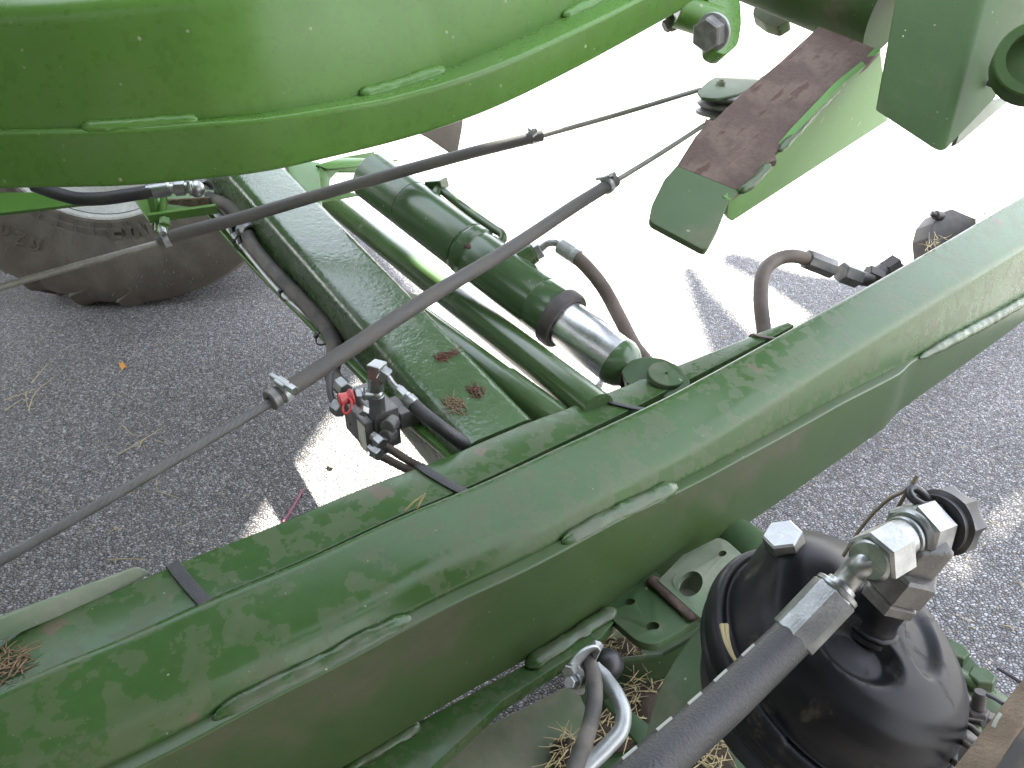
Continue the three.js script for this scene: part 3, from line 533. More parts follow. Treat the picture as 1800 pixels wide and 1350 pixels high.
// ------------------------------------------------------------------ wheel
{
  const n = V(0.10, 0, 0.995).normalize(), R = 0.585, rb = pd(192, 381, 2.30), cW = V(rb.x, R, rb.z).addScaledVector(n, 0.0);
  const o = thing('wheel', 'big muddy brown tyre on a white rim at the left behind the green frame', 'wheel', V(cW.x, 0, cW.z));
  const tyre = part(o, 'tyre', lathe(cW, n, [[0.285, -0.45], [0.33, -0.5], [0.45, -0.53], [0.55, -0.50], [0.592, -0.44], [0.598, -0.20], [0.592, -0.06], [0.575, -0.005], [0.545, 0.022], [0.50, 0.038], [0.45, 0.046], [0.40, 0.043], [0.365, 0.034], [0.345, 0.026], [0.342, 0.022], [0.325, 0.020], [0.322, 0.015], [0.305, 0.012], [0.297, -0.004], [0.285, -0.01]], 120, { crease: 30 }), M.tyre);
  const rim = part(o, 'rim', lathe(cW, n, [[0.30, -0.012], [0.303, -0.004], [0.300, 0.004], [0.293, 0.004], [0.288, -0.004], [0.286, -0.02], [0.272, -0.03], [0.266, -0.045], [0.262, -0.12], [0.20, -0.14], [0.05, -0.13], [0, -0.13]], 96, { crease: 35 }), M.rim);
  // radial ribs of the bead and rows of short moulded nibs
  const rnd = rng(77), L = []; const up = V(0, 1, 0), sx = up.clone().cross(n).normalize();
  const onT = (r, th, t) => cW.clone().addScaledVector(sx, r * Math.sin(th)).addScaledVector(up, -r * Math.cos(th)).addScaledVector(n, t);
  const tz = tab([0.285, 0.305, 0.325, 0.345, 0.365, 0.40, 0.45, 0.50, 0.545, 0.575, 0.592], [-0.01, 0.012, 0.020, 0.026, 0.034, 0.043, 0.046, 0.038, 0.022, -0.005, -0.06]);
  for (let k = -16; k < 22; k++) L.push(sweep([0.306, 0.33, 0.35, 0.372].map(r => onT(r, k * 0.15, tz(r) + 0.0005)), circle(0.0022, 6)));
  part(tyre, 'bead_ribs', join(L), M.tyre).userData.kind = 'stuff';
  const N = []; for (let k = 0; k < 90; k++) { const r = 0.37 + 0.18 * rnd(), th = -0.9 + 2.2 * rnd(), p = onT(r, th, tz(r) - 0.001), d = onT(r + 0.006, th + 0.03 * (rnd() - 0.3), tz(r) + 0.004 + 0.006 * rnd()); N.push(sweep([p, p.clone().lerp(d, 0.5), d], circle(0.0013, 5))); }
  part(tyre, 'rubber_nibs', join(N), M.tyre).userData.kind = 'stuff';
  // shoulder lugs
  for (let k = -6; k < 1; k++) {
    const th = -0.02 + k * 0.25, q = [[0.535, 0.0], [0.555, 0.03], [0.58, 0.055], [0.592, 0.085], [0.596, 0.12]].map(([r, s]) => onT(r, th + s * 0.9, tz(Math.min(r, 0.592)) - 0.004 - (r > 0.59 ? 0.05 : 0)));
    part(tyre, 'tread_lug', sweep(smooth(q, 10), (i, t) => rrect(-0.036 - 0.02 * t, 0.036 + 0.02 * t, -0.012, 0.010, 0.006, 3), { up: n.clone() }), M.tyre);
  }
  const font = await new FontLoader().loadAsync('fonts/droid/droid_sans_bold.typeface.json');
  const letter = (ch, px, py, size, ang, dep) => {
    const pl = planeOf(cW.clone().addScaledVector(n, 0.042), cW.clone().addScaledVector(n, 0.042).add(sx), cW.clone().addScaledVector(n, 0.042).add(up)), p = pl(px, py);
    const rr = p.clone().sub(cW); rr.addScaledVector(n, -rr.dot(n)); const r = rr.length(); p.addScaledVector(n, tz(r) - 0.042);
    let g = new TextGeometry(ch, { font, size, depth: dep, curveSegments: 6, bevelEnabled: true, bevelSize: size * 0.03, bevelThickness: 0.0012, bevelSegments: 1 }); g.computeBoundingBox(); const bb = g.boundingBox; g.translate(-(bb.max.x + bb.min.x) / 2, -(bb.max.y + bb.min.y) / 2, -dep * 0.4); if (g.index) g = g.toNonIndexed();
    const ex = sx.clone().multiplyScalar(Math.cos(ang)).addScaledVector(up, Math.sin(ang)), ey = n.clone().cross(ex), ez = n.clone().addScaledVector(rr.normalize(), -(tz(r + 0.01) - tz(r - 0.01)) / 0.02).normalize();
    g.applyMatrix4(new THREE.Matrix4().makeBasis(ex, ey, ez).setPosition(p)); return g;
  };
  part(tyre, 'size_lettering', join([letter('0', 8, 402, 0.040, Math.PI - 0.5, 0.004), letter('2', 36, 419, 0.040, Math.PI - 0.45, 0.004), letter('6', 62, 430, 0.040, Math.PI - 0.4, 0.004)]), M.tyre, 'raised size number upside down on the sidewall');
  part(tyre, 'brand_lettering', join([letter('E', 202, 422, 0.062, 0.0, 0.004), letter('I', 225, 418, 0.062, 0.02, 0.004), letter('N', 252, 414, 0.062, 0.05, 0.004)]), M.tyre, 'raised capital letters on the sidewall');
}

// ------------------------------------------------------------------ steel cables with rubber sleeves
function ropeGeo(pts, r) {              // six twisted strands
  const len = pts[0].distanceTo(pts[pts.length - 1]), n = Math.min(900, Math.round(len / 0.0016)), q = smooth(pts, n);
  return sweep(q, (i, t, s) => Array.from({ length: 36 }, (_, k) => { const th = k / 36 * 2 * Math.PI, rr = r * (0.84 + 0.16 * Math.abs(Math.cos(3 * (th - s * 110)))); return [rr * Math.cos(th), rr * Math.sin(th)]; }), { crease: 75 });
}
function clamp(parent, p, dir, r, up, label, big) {     // worm-drive clamp: band, screw housing, screw
  const d = dir.clone().normalize(), u = up.clone().addScaledVector(d, -up.dot(d)).normalize(), s = d.clone().cross(u);
  const c = part(parent, 'hose_clamp', join([ring(p.clone().addScaledVector(d, -0.006), p.clone().addScaledVector(d, 0.006), r + 0.0022, r - 0.001, 28), box(p.clone().addScaledVector(u, r + 0.004), d.clone().multiplyScalar(0.0062), u.clone().multiplyScalar(0.004), s.clone().multiplyScalar(0.009), 0.002)]), M.galv, label);
  const q = p.clone().addScaledVector(u, r + 0.0055); part(c, 'screw', join([cyl(q.clone().addScaledVector(s, -0.016 * big), q.clone().addScaledVector(s, 0.018 * big), 0.0036, 0.0036, 14, 0.0005), hex(q.clone().addScaledVector(s, 0.012 * big), q.clone().addScaledVector(s, 0.020 * big), 0.0062)]), M.zinc);
}
{
  const o = thing('steel_cable', 'upper steel cable with a brown rubber sleeve from the tyre to the pulley', 'cable', pd(620, 327, 1.45));
  const s0 = pd(281, 424, 1.38), s1 = pd(952, 237, 1.60);
  part(o, 'wire_rope', ropeGeo(pds([[-60, 522, 1.26], [110, 474, 1.32], [285, 426, 1.38]]), 0.0062), M.rope);
  part(o, 'wire_rope', ropeGeo(pds([[940, 242, 1.595], [1090, 200, 1.63], [1232, 157, 1.66]]), 0.0052), M.rope);
  part(o, 'rubber_sleeve', T([[279, 428, 1.38], [300, 417, 1.385], [325, 409, 1.39], [420, 384, 1.42], [560, 343, 1.47], [700, 303, 1.52], [830, 268, 1.56], [952, 238, 1.60]], 0.0116, 70, 22), M.sleeve);
  const dd = pd(420, 384, 1.42).sub(pd(300, 417, 1.385));
  clamp(o, pd(292, 421, 1.385), dd, 0.0118, camDir(-0.1, 0.8, -0.6), 'shiny clamp at the left sleeve end', 0.8);
  clamp(o, pd(936, 241, 1.597), dd, 0.0118, camDir(-0.1, 0.7, -0.6), 'worn clamp at the right sleeve end', 0.7);
}
{
  const o = thing('steel_cable', 'lower steel cable whose sleeve crosses over the cylinder and the green arm', 'cable', pd(780, 510, 1.18));
  part(o, 'wire_rope', ropeGeo(pds([[-70, 1026, 0.80], [200, 872, 0.87], [484, 703, 0.975]]), 0.0060), M.ropeDark);
  part(o, 'wire_rope', ropeGeo(pds([[1074, 323, 1.45], [1160, 270, 1.53], [1262, 204, 1.65]]), 0.0050), M.rope);
  part(o, 'rubber_sleeve', T([[478, 702, 0.97], [505, 686, 0.985], [620, 610, 1.05], [760, 519, 1.15], [900, 435, 1.27], [1010, 362, 1.38], [1081, 318, 1.455]], 0.0116, 80, 24), M.sleeve);
  const dd = pd(620, 610, 1.05).sub(pd(505, 686, 0.985));
  part(o, 'sleeve_end', ring(pd(474, 705, 0.968), pd(486, 697, 0.974), 0.0145, 0.006), M.castSteel);
  clamp(o, pd(499, 689, 0.983), dd, 0.0122, camDir(0.05, 0.75, -0.65), 'bolted clamp at the lower sleeve end', 1.3);
  clamp(o, pd(1068, 327, 1.44), dd, 0.0120, camDir(-0.4, 0.8, -0.4), 'bolted clamp at the upper sleeve end', 1.2);
}
{ // pulley
  const C = pd(1272, 166, 1.66), ax = camDir(0.10, 0.86, -0.50), o = thing('cable_pulley', 'green pulley block with grey double sheave behind the rusty arm', 'pulley', C);
  const pr = []; const Rr = 0.052; for (const [t, r] of [[0.0, 0.012], [0.0, Rr * 0.9], [-0.003, Rr], [-0.007, Rr], [-0.014, Rr * 0.80], [-0.020, Rr], [-0.025, Rr], [-0.032, Rr * 0.80], [-0.038, Rr], [-0.044, Rr * 0.97], [-0.044, 0.012]]) pr.push([r, t]);
  part(o, 'sheave', lathe(C, ax, pr.reverse().map(([r, t]) => [r, t]), 48, { crease: 50 }), M.castSteel);
  const pl = planeOf(C.clone().addScaledVector(ax, 0.006), C.clone().addScaledVector(ax, 0.006).add(V(1, 0, 0).addScaledVector(ax, -ax.x)), C.clone().addScaledVector(ax, 0.006).add(V(0, 0, 1).addScaledVector(ax, -ax.z)));
  part(o, 'cover_plate', plate([[1226, 160], [1244, 143], [1272, 127], [1300, 134], [1335, 136], [1330, 150], [1296, 165], [1258, 173], [1234, 171]].map(p => pl(...p)), 0.006, { r: 0.012 }), M.matt);
  part(o, 'rear_plate', plate([[1300, 134], [1312, 124], [1332, 118], [1352, 108], [1352, 128], [1330, 138]].map(p => pl(...p)), 0.006, { r: 0.003 }), M.lower);
  const b = pl(1266, 150); part(o, 'pin', join([cyl(b.clone().addScaledVector(ax, -0.002), b.clone().addScaledVector(ax, 0.009), 0.011, 0.010), cyl(b.clone().addScaledVector(ax, 0.008), b.clone().addScaledVector(ax, 0.013), 0.0065, 0.006)]), M.pale);
}
// ------------------------------------------------------------------ rusty catch arm
{
  const pl = planeOf(pd(1440, 48, 1.52), pd(1545, 92, 1.46), pd(1240, 215, 1.37)), pl2 = planeOf(pl(1190, 290), pl(1298, 334), pd(1190, 415, 1.20)), pl3 = planeOf(pl(1545, 92), pl(1296, 338), pd(1285, 385, 1.345));
  const o = thing('catch_arm', 'rusty steel arm with a bent green tip hanging from the upper right frame', 'steel arm', pl(1400, 180));
  const top = part(o, 'rusty_plate', plate([[1440, 46], [1548, 88], [1528, 110], [1478, 150], [1440, 190], [1400, 232], [1376, 258], [1362, 268], [1366, 282], [1350, 286], [1336, 304], [1300, 336], [1190, 291], [1222, 240], [1238, 222], [1240, 208], [1254, 212], [1300, 168], [1370, 110]].map(p => pl(...p)), 0.012, { r: [0, 0, 0, 0, 0, 0, 0, 0.002, 0.002, 0.002, 0, 0, 0, 0, 0.002, 0.002, 0.002, 0, 0] }), M.rust, 'bare rusty top face');
  part(o, 'bent_tip', plate([[1190, 291], [1300, 336], [1281, 350], [1262, 400], [1240, 441], [1140, 388], [1146, 360], [1168, 315]].map(p => pl2(...p)), 0.012, { r: [0, 0, 0, 0.01, 0.012, 0.012, 0.01, 0.004] }), M.matt, 'green tip bent downwards');
  part(o, 'side_plate', plate([[1300, 336], [1281, 352], [1278, 378], [1287, 389], [1560, 212], [1548, 88], [1528, 110], [1478, 150], [1440, 190], [1400, 232], [1376, 260], [1350, 290]].map(p => pl3(...p)), 0.012, { r: [0, 0.002, 0.006, 0.002, 0, 0, 0, 0, 0, 0, 0, 0] }), M.flat, 'bright green side plate');
  part(o, 'weld_bead', weld([[1298, 338], [1322, 322], [1352, 290]].map(p => pl(...p)), 0.008, 0.008, 51, camDir(0.2, 0.5, -0.8)), M.weld);
  part(o, 'weld_bead', weld([[1370, 266], [1410, 222], [1478, 148]].map(p => pl(...p)), 0.007, 0.007, 52, camDir(0.2, 0.5, -0.8)), M.weld);
}
// ------------------------------------------------------------------ upper right frame: post, cross tube, lug
{
  const L = pd(1537, 192, 1.30), C = pd(1655, 270, 1.20), R2 = pd(1752, 168, 1.31), top = (p, px, py, d) => pd(px, py, d);
  const Lt = pd(1592, -120, 1.36), Ct = pd(1757, -120, 1.26), Rt = pd(1885, -160, 1.37);
  const o = thing('frame_post', 'heavy green box post hanging at the upper right with scratched faces', 'steel post', C);
  const mk = (l, c, r) => rpoly([l, c, r, r.clone().add(l).sub(c)], [0.010, 0.022, 0.010, 0.010], 6);
  const bot = mk(L, C, R2), tp = mk(Lt, Ct, Rt);
  part(o, 'box_section', loft([bot, bot.map((p, i) => p.clone().lerp(tp[i], 0.5)), tp], 30), M.post);
  part(o, 'end_gusset', plate([[1700, 186, 1.285], [1772, 168, 1.36], [1764, 184, 1.36], [1690, 250, 1.235], [1682, 254, 1.225]].map(p => pd(...p)), 0.008), M.dusty, 'dusty tan gusset at the foot');
  part(o, 'boss', join([lathe(pd(1822, 112, 1.16), camDir(-0.35, 0.1, -0.9), [[0, -0.02], [0.058, -0.02], [0.060, -0.017], [0.060, 0.018], [0.058, 0.02], [0.044, 0.02], [0.044, 0.0], [0, 0.0]], 40)]), M.post);
  part(o, 'weld_bead', weld(pds([[1735, 148, 1.27], [1752, 140, 1.27], [1764, 110, 1.27], [1784, 92, 1.26], [1802, 60, 1.25]]), 0.008, 0.008, 55, camDir(0, 0.3, -0.95)), M.post);
  const a = pd(1225, -128, 1.72), b = pd(1575, 5, 1.50), o2 = thing('cross_tube', 'dark green round cross tube at the top right behind the post', 'steel tube', a.clone().lerp(b, 0.5));
  part(o2, 'tube_body', sweep(smooth([a, b], 20), circle(0.100, 48), { crease: 30 }), M.post);
  part(o2, 'tube_lug', plate([[1322, 22, 1.78], [1345, 42, 1.76], [1368, 49, 1.74], [1388, 34, 1.73], [1380, 10, 1.75], [1330, 0, 1.8]].map(p => pd(...p)), 0.03, { r: 0.006 }), M.dusty);
}
{
  const h = pd(1245, 60, 1.40), t = pd(1300, 34, 1.47), ax = t.clone().sub(h).normalize();
  const o = thing('hinge_lug', 'green hinge lug with a big hexagon bolt at the right end of the curved frame', 'hinge', h);
  part(o, 'bolt', hex(h.clone().addScaledVector(ax, -0.012), h.clone().addScaledVector(ax, 0.016), 0.030, 0.5), M.castSteel);
  part(o, 'washer', cyl(h.clone().addScaledVector(ax, 0.015), h.clone().addScaledVector(ax, 0.021), 0.034, 0.034, 36), M.galv);
  part(o, 'lug_plate', plate([[1246, 95, 1.425], [1275, 98, 1.43], [1298, 78, 1.46], [1306, 40, 1.48], [1303, 0, 1.5], [1280, -30, 1.5], [1240, -20, 1.46], [1258, 30, 1.43]].map(p => { const q = pd(...p); return q; }), 0.03, { r: 0.015, bevel: 0.002 }), M.ring);
  part(o, 'bush', cyl(pd(1188, 18, 1.45), pd(1262, 42, 1.47), 0.030, 0.030, 36), M.ring);
  part(o, 'small_bolt', join([hex(pd(1168, 48, 1.47), pd(1178, 42, 1.47), 0.012), cyl(pd(1176, 43, 1.47), pd(1195, 34, 1.47), 0.015)]), M.castSteel);
}
single('hanging_plate', 'dark brown pointed plate hanging below the curved frame', 'plate', pd(790, 235, 1.9), plate([[700, 214, 1.9], [815, 195, 1.9], [812, 222, 1.9], [803, 272, 1.9], [795, 271, 1.9], [752, 241, 1.9]].map(p => pd(...p)), 0.01), M.darkPlate);
// ------------------------------------------------------------------ right hose and the coupling behind the beam
{
  const o = thing('bent_hose', 'brown hose bent in a hook with a stamped ferrule behind the right beam', 'hose', pd(1400, 480, 1.62));
  part(o, 'hose', T([[1352, 640, 1.50], [1342, 575, 1.53], [1337, 520, 1.56], [1342, 480, 1.59], [1362, 458, 1.62], [1390, 450, 1.64], [1424, 456, 1.66]], 0.0145, 60, 22), M.hoseBrown);
  const d = pd(1476, 478, 1.69).sub(pd(1418, 455, 1.66));
  part(o, 'ferrule', lathe(pd(1418, 455, 1.66), d, [[0, 0], [0.0205, 0], [0.022, 0.003], [0.022, 0.068], [0.020, 0.071], [0, 0.071]], 8, { crease: 25, phase: 0.2 }), M.castSteel);
  part(o, 'nut', hex(pd(1478, 478, 1.70), pd(1508, 489, 1.72), 0.023, 0.1), M.castSteel);
  part(o, 'adapter', join([cyl(pd(1506, 488, 1.72), pd(1530, 492, 1.735), 0.016), hex(pd(1522, 480, 1.74), pd(1548, 492, 1.745), 0.021, 0.5), cyl(pd(1535, 488, 1.745), pd(1560, 470, 1.76), 0.018), hex(pd(1552, 478, 1.755), pd(1574, 462, 1.765), 0.022, 0.2), cyl(pd(1568, 466, 1.76), pd(1612, 500, 1.80), 0.016)]), M.collar);
}
{
  const o = thing('dark_coupling', 'small dark angular coupling peeking over the far beam edge', 'coupling', pd(1665, 395, 1.90));
  part(o, 'body', plate([[1634, 418, 1.88], [1643, 392, 1.88], [1656, 374, 1.89], [1673, 367, 1.90], [1712, 386, 1.92], [1722, 440, 1.9], [1690, 500, 1.9], [1640, 500, 1.88]].map(p => pd(...p)), 0.06, { bevel: 0.003, r: 0.003 }), M.collar);
  part(o, 'stud', join([cyl(pd(1655, 380, 1.89), pd(1644, 378, 1.88), 0.011), cyl(pd(1646, 378, 1.88), pd(1637, 375, 1.88), 0.007)]), M.collar);
}
// ------------------------------------------------------------------ pipe and hose along the arm, with ties
const dA = (x, y, k = 0) => 2371 / Math.hypot(x + 469, y + 694) + k;
const along = (a, k) => a.map(([x, y, e = 0]) => pd(x, y, dA(x, y, k + e)));
{
  const o = thing('steel_pipe', 'thin pale steel pipe running along the left side of the green arm', 'pipe', pd(600, 598, 1.40));
  part(o, 'pipe', tube(along([[343, 338], [383, 377], [433, 438], [503, 520], [600, 600], [643, 647], [726, 735], [763, 768], [800, 803], [850, 850]], 0.01), 0.0088, 80, 18), M.galv);
  const c = along([[357, 352]], 0.01)[0], d = along([[372, 367]], 0.01)[0]; part(o, 'nut', join([hex(c, d, 0.017, 0.3), cyl(along([[344, 340]], 0.01)[0], c, 0.013)]), M.zinc);
  for (const [x, y] of [[410, 400], [424, 418]]) { const p = along([[x, y]], -0.01)[0]; part(o, 'bracket_clip', box(p, V(0.004, 0, 0.002), V(0, 0.024, 0), V(-0.004, 0, 0.008), 0.0015), M.zinc); }
  const q = along([[770, 776]], -0.008)[0]; part(o, 'nub', cyl(q, q.clone().add(V(-0.002, 0.008, 0.003)), 0.005, 0.004, 12), M.castSteel);
}
{
  const o = thing('long_hose', 'dusty black hose bundled with the pipe along the green arm', 'hose', pd(515, 507, 1.50));
  part(o, 'hose', tube(along([[345, 322, -0.02], [356, 332, -0.02], [370, 348, -0.02], [407, 365, -0.02], [430, 393, -0.02], [440, 425, -0.02], [468, 463, -0.02], [513, 510, -0.02], [550, 549, -0.02], [577, 582, -0.02], [588, 608, -0.025], [587, 632, -0.03], [583, 655, -0.03], [592, 672, -0.03], [602, 680, -0.03]], 0.0), 0.0148, 110, 20), M.hoseDusty);
  for (const [x, y, dx, dy] of [[353, 322, 8, 8], [428, 398, 12, 10]]) { const p = along([[x, y]], -0.025)[0], q = along([[x + dx, y + dy]], -0.025)[0]; part(o, 'metal_band', ring(p, q, 0.0168, 0.012), M.galv); }
}
{
  let k = 0; const lab = ['highest thin cable tie on the hose beside the curved frame', 'cable tie on the hose just below the crossing sleeve', 'middle cable tie on the hose above dark asphalt', 'lowest cable tie where the hose leaves the pipe'];
  for (const [x, y, vx, vy] of [[372, 348, 40, 34], [431, 420, 36, 44], [513, 507, 38, 42], [577, 585, 26, 36]]) {
    const c = along([[x - 4, y + 4]], -0.008)[0], ax = along([[x + vx, y + vy]], -0.008)[0].sub(c).normalize(), s = ax.clone().cross(FW).normalize(), t = s.clone().cross(ax);
    const q = Array.from({ length: 41 }, (_, i) => { const th = i / 40 * 2 * Math.PI; return c.clone().addScaledVector(s, 0.0225 * Math.cos(th)).addScaledVector(t, 0.0172 * Math.sin(th)); });
    const o = thing('hose_tie', lab[k++], 'cable tie', c, 'thin ties holding hose and pipe together');
    part(o, 'band', sweep(q, rrect(-0.0008, 0.0008, -0.0022, 0.0022, 0.0004, 2), { up: ax, caps: false }), M.blackPlastic);
    const h = c.clone().addScaledVector(s, -0.012).addScaledVector(t, -0.0165); part(o, 'tie_head', box(h, s.clone().multiplyScalar(0.0045), ax.clone().multiplyScalar(0.0035), t.clone().multiplyScalar(0.003), 0.0008), M.blackPlastic);
  }
}
// ------------------------------------------------------------------ hose under the curved frame and the bracket with bolts
{
  const o = thing('frame_hose', 'black hose with shiny ferrule lying under the curved frame at left', 'hose', pd(220, 342, 1.50));
  part(o, 'hose', T([[60, 326, 1.52], [100, 340, 1.52], [135, 349, 1.52], [180, 349, 1.52], [225, 343, 1.53], [268, 336, 1.54]], 0.0130, 40, 20), M.hose);
  part(o, 'ferrule', lathe(pd(258, 337, 1.54), pd(303, 331, 1.55).sub(pd(258, 337, 1.54)), [[0, 0], [0.0135, 0], [0.015, 0.002], [0.015, 0.042], [0.011, 0.045], [0.010, 0.054], [0, 0.054]], 28), M.zinc);
  part(o, 'nut', hex(pd(306, 331, 1.55), pd(325, 330, 1.555), 0.0155, 0.3), M.zinc);
  part(o, 'adapter', join([cyl(pd(324, 330, 1.555), pd(340, 328, 1.56), 0.012), ball(pd(345, 332, 1.57), 0.017), hex(pd(330, 330, 1.555), pd(336, 329, 1.557), 0.017, 0.1)]), M.zinc);
}
{
  const o = thing('bolt_bracket', 'light green angle bracket with hanging bolts in front of the wheel', 'bracket', pd(310, 380, 1.62));
  const pp = a => a.map(p => pd(...p));
  part(o, 'back_plate', plate(pp([[235, 335, 1.74], [375, 330, 1.74], [375, 372, 1.74], [300, 378, 1.72], [262, 378, 1.70]]), 0.008), M.fresh, 'muddy back plate');
  part(o, 'wedge_plate', plate(pp([[232, 348, 1.72], [268, 345, 1.68], [270, 390, 1.64], [266, 396, 1.64]]), 0.008), M.fresh);
  part(o, 'cross_bar', box(pd(322, 375, 1.64), V(0.066, 0.004, -0.02), V(0, 0.0095, 0.002), V(0.002, 0, 0.008), 0.0015), M.fresh);
  part(o, 'upright', box(pd(270, 360, 1.64), V(0.0075, 0, 0), V(0, 0.032, 0), V(0, 0, 0.008), 0.0015), M.fresh);
  part(o, 'upright', cyl(pd(287, 345, 1.65), pd(286, 376, 1.65), 0.0085), M.fresh);
  part(o, 'bolt', join([hex(pd(290, 384, 1.63), pd(289, 396, 1.625), 0.0115, 0.3), cyl(pd(287, 396, 1.63), pd(285, 411, 1.625), 0.010), cyl(pd(280, 384, 1.64), pd(279, 408, 1.635), 0.009)]), M.fresh);
  part(o, 'mud_crust', box(pd(330, 356, 1.728), V(0.05, 0.003, 0), V(0, 0.010, 0), V(0, 0, 0.004), 0.003), M.soil, 'crust of brown mud');
}
single('axle_beam', 'flat green bar above the wheel under the curved frame', 'steel beam', pd(100, 350, 1.75), plate([[-80, 338, 1.75], [60, 336, 1.75], [180, 338, 1.75], [270, 346, 1.75], [262, 352, 1.75], [120, 358, 1.72], [0, 370, 1.70], [-80, 378, 1.70]].map(p => pd(...p)), 0.008, { r: 0.003 }), M.fresh);
// ------------------------------------------------------------------ valve block
{
  const K = pd(658, 730, 1.17), w = A2.u.clone(), wl = V(w.x, 0.06, w.z).normalize(), e = A2.e.clone(), dn = V(0, -1, 0);
  const P = (a, b, c) => K.clone().addScaledVector(wl, a).addScaledVector(e, b).addScaledVector(dn, c);   // along the arm, towards the arm, down
  const bx = (a0, a1, b0, b1, c0, c1, r = 0.0025) => box(P((a0 + a1) / 2, (b0 + b1) / 2, (c0 + c1) / 2), wl.clone().multiplyScalar((a1 - a0) / 2), dn.clone().multiplyScalar(-(c1 - c0) / 2), e.clone().multiplyScalar((b1 - b0) / 2), r);
  const o = thing('valve_block', 'grey hydraulic valve block with steel fittings and a red cap beside the arm', 'valve', P(0.045, 0.02, 0.07));
  part(o, 'body', bx(0, 0.088, 0, 0.042, 0, 0.070), M.castSteel);
  part(o, 'side_block', bx(0.004, 0.080, -0.016, -0.001, 0.012, 0.066), M.castSteel);
  part(o, 'end_block', bx(0.006, 0.074, 0.004, 0.030, 0.071, 0.084), M.castSteel);
  part(o, 'mount', bx(0.0, 0.05, 0.043, 0.085, 0.015, 0.045), M.castSteel);
  for (const [a, c] of [[0.060, 0.020], [0.060, 0.046], [0.03, 0.060]]) part(o, 'bolt_hole', ring(P(a, -0.0161, c), P(a, -0.0166, c), 0.0032, 0.0006, 16), M.blackPlastic);
  // top elbow with hex bodies
  const t0 = pd(661, 694, 1.165), t1 = pd(660, 664, 1.15), t2 = pd(664, 641, 1.135);
  const el = part(o, 'elbow_fitting', join([ball(t0, 0.0115), cyl(t0.clone().add(V(0, -0.03, 0)), t0, 0.0125), hex(pd(661, 686, 1.16), pd(661, 664, 1.15), 0.0125, 0.5), box(pd(664, 655, 1.145), V(0.010, 0, 0.005), V(0, 0.016, 0), V(-0.005, 0, 0.010), 0.0015)]), M.zinc);
  part(el, 'swivel_nut', hex(pd(669, 655, 1.14), pd(683, 664, 1.14), 0.0135, 0.2), M.zinc);
  part(o, 'branch_pipe', join([cyl(t0, pd(638, 692, 1.155), 0.0088), hex(pd(634, 694, 1.153), pd(622, 694, 1.148), 0.0110, 0.3), ring(pd(640, 692, 1.155), pd(636, 693, 1.154), 0.0098, 0.004)]), M.zinc);
  const cp = part(o, 'red_cap', lathe(pd(620, 697, 1.146), pd(598, 703, 1.138).sub(pd(620, 697, 1.146)), [[0, 0], [0.0118, 0], [0.0125, 0.002], [0.0118, 0.004], [0.0090, 0.008], [0.0095, 0.015], [0.0105, 0.020], [0.009, 0.0215], [0, 0.0215]], 28), M.redCap, 'red plastic cap');
  const rc = pd(610, 714, 1.135), rq = Array.from({ length: 25 }, (_, i) => { const th = i / 24 * 2 * Math.PI; return rc.clone().addScaledVector(RT, 0.0062 * Math.sin(th) + 0.002 * Math.cos(th)).addScaledVector(UP, 0.011 * Math.cos(th)); });
  part(cp, 'cap_ring', sweep(rq, circle(0.0022, 8), { up: FW, caps: false }), M.redCap);
  // plugs and nuts
  const nut = (a, b, d0, d1, r, ph) => { part(o, 'nut', hex(pd(a[0], a[1], d0), pd(b[0], b[1], d1), r, ph), M.zinc); };
  nut([596, 673], [609, 686], 1.20, 1.185, 0.0120, 0.2); nut([588, 712], [602, 722], 1.175, 1.165, 0.0125, 0.6);
  nut([643, 724], [632, 719], 1.152, 1.142, 0.0085, 0.1);
  nut([655, 766], [662, 771], 1.165, 1.160, 0.0078, 0.2); nut([662, 772], [673, 781], 1.158, 1.150, 0.0105, 0.4); nut([656, 793], [668, 800], 1.155, 1.147, 0.0098, 0.3); nut([648, 786], [655, 792], 1.16, 1.155, 0.006, 0.3);
  part(o, 'solenoid', join([cyl(pd(692, 740, 1.19), pd(680, 752, 1.17), 0.012), cyl(pd(690, 760, 1.19), pd(676, 768, 1.17), 0.011)]), M.castSteel);
  part(o, 'black_lead', T([[583, 652, 1.235], [579, 668, 1.22], [580, 690, 1.20], [586, 706, 1.185], [594, 715, 1.175]], 0.0052, 30, 12), M.hose);
  // type plate on the front face, printed
  {
    const cv = document.createElement('canvas'); cv.width = 256; cv.height = 512; const c = cv.getContext('2d'); c.fillStyle = '#c8c4ba'; c.fillRect(0, 0, 256, 512); c.fillStyle = '#3a3835'; c.font = 'bold 30px sans-serif';
    c.save(); c.translate(60, 490); c.rotate(-Math.PI / 2); c.fillText('HYDRAULIK', 20, 0); c.font = '24px sans-serif'; c.fillText('PN 250 bar', 20, 44); c.fillText('07 / 2 7', 20, 82); c.fillText('4 11 60 1', 20, 122); c.restore(); c.beginPath(); c.arc(70, 430, 22, 0, 7); c.fillStyle = '#4a4640'; c.fill();
    c.fillStyle = '#4a4742'; const r = rng(5); for (let i = 0; i < 7; i++) c.fillRect(196, 300 - i * 34, 40, 3 + r() * 10);
    const t = new THREE.CanvasTexture(cv); t.colorSpace = THREE.SRGBColorSpace; M.label = new THREE.MeshStandardMaterial({ map: t, roughness: 0.5 });
    const A = P(0.030, -0.0006, 0.018), B = P(0.004, -0.0006, 0.018), Cc = P(0.004, -0.0006, 0.068), D = P(0.030, -0.0006, 0.068); const off = e.clone().multiplyScalar(-0.0158);
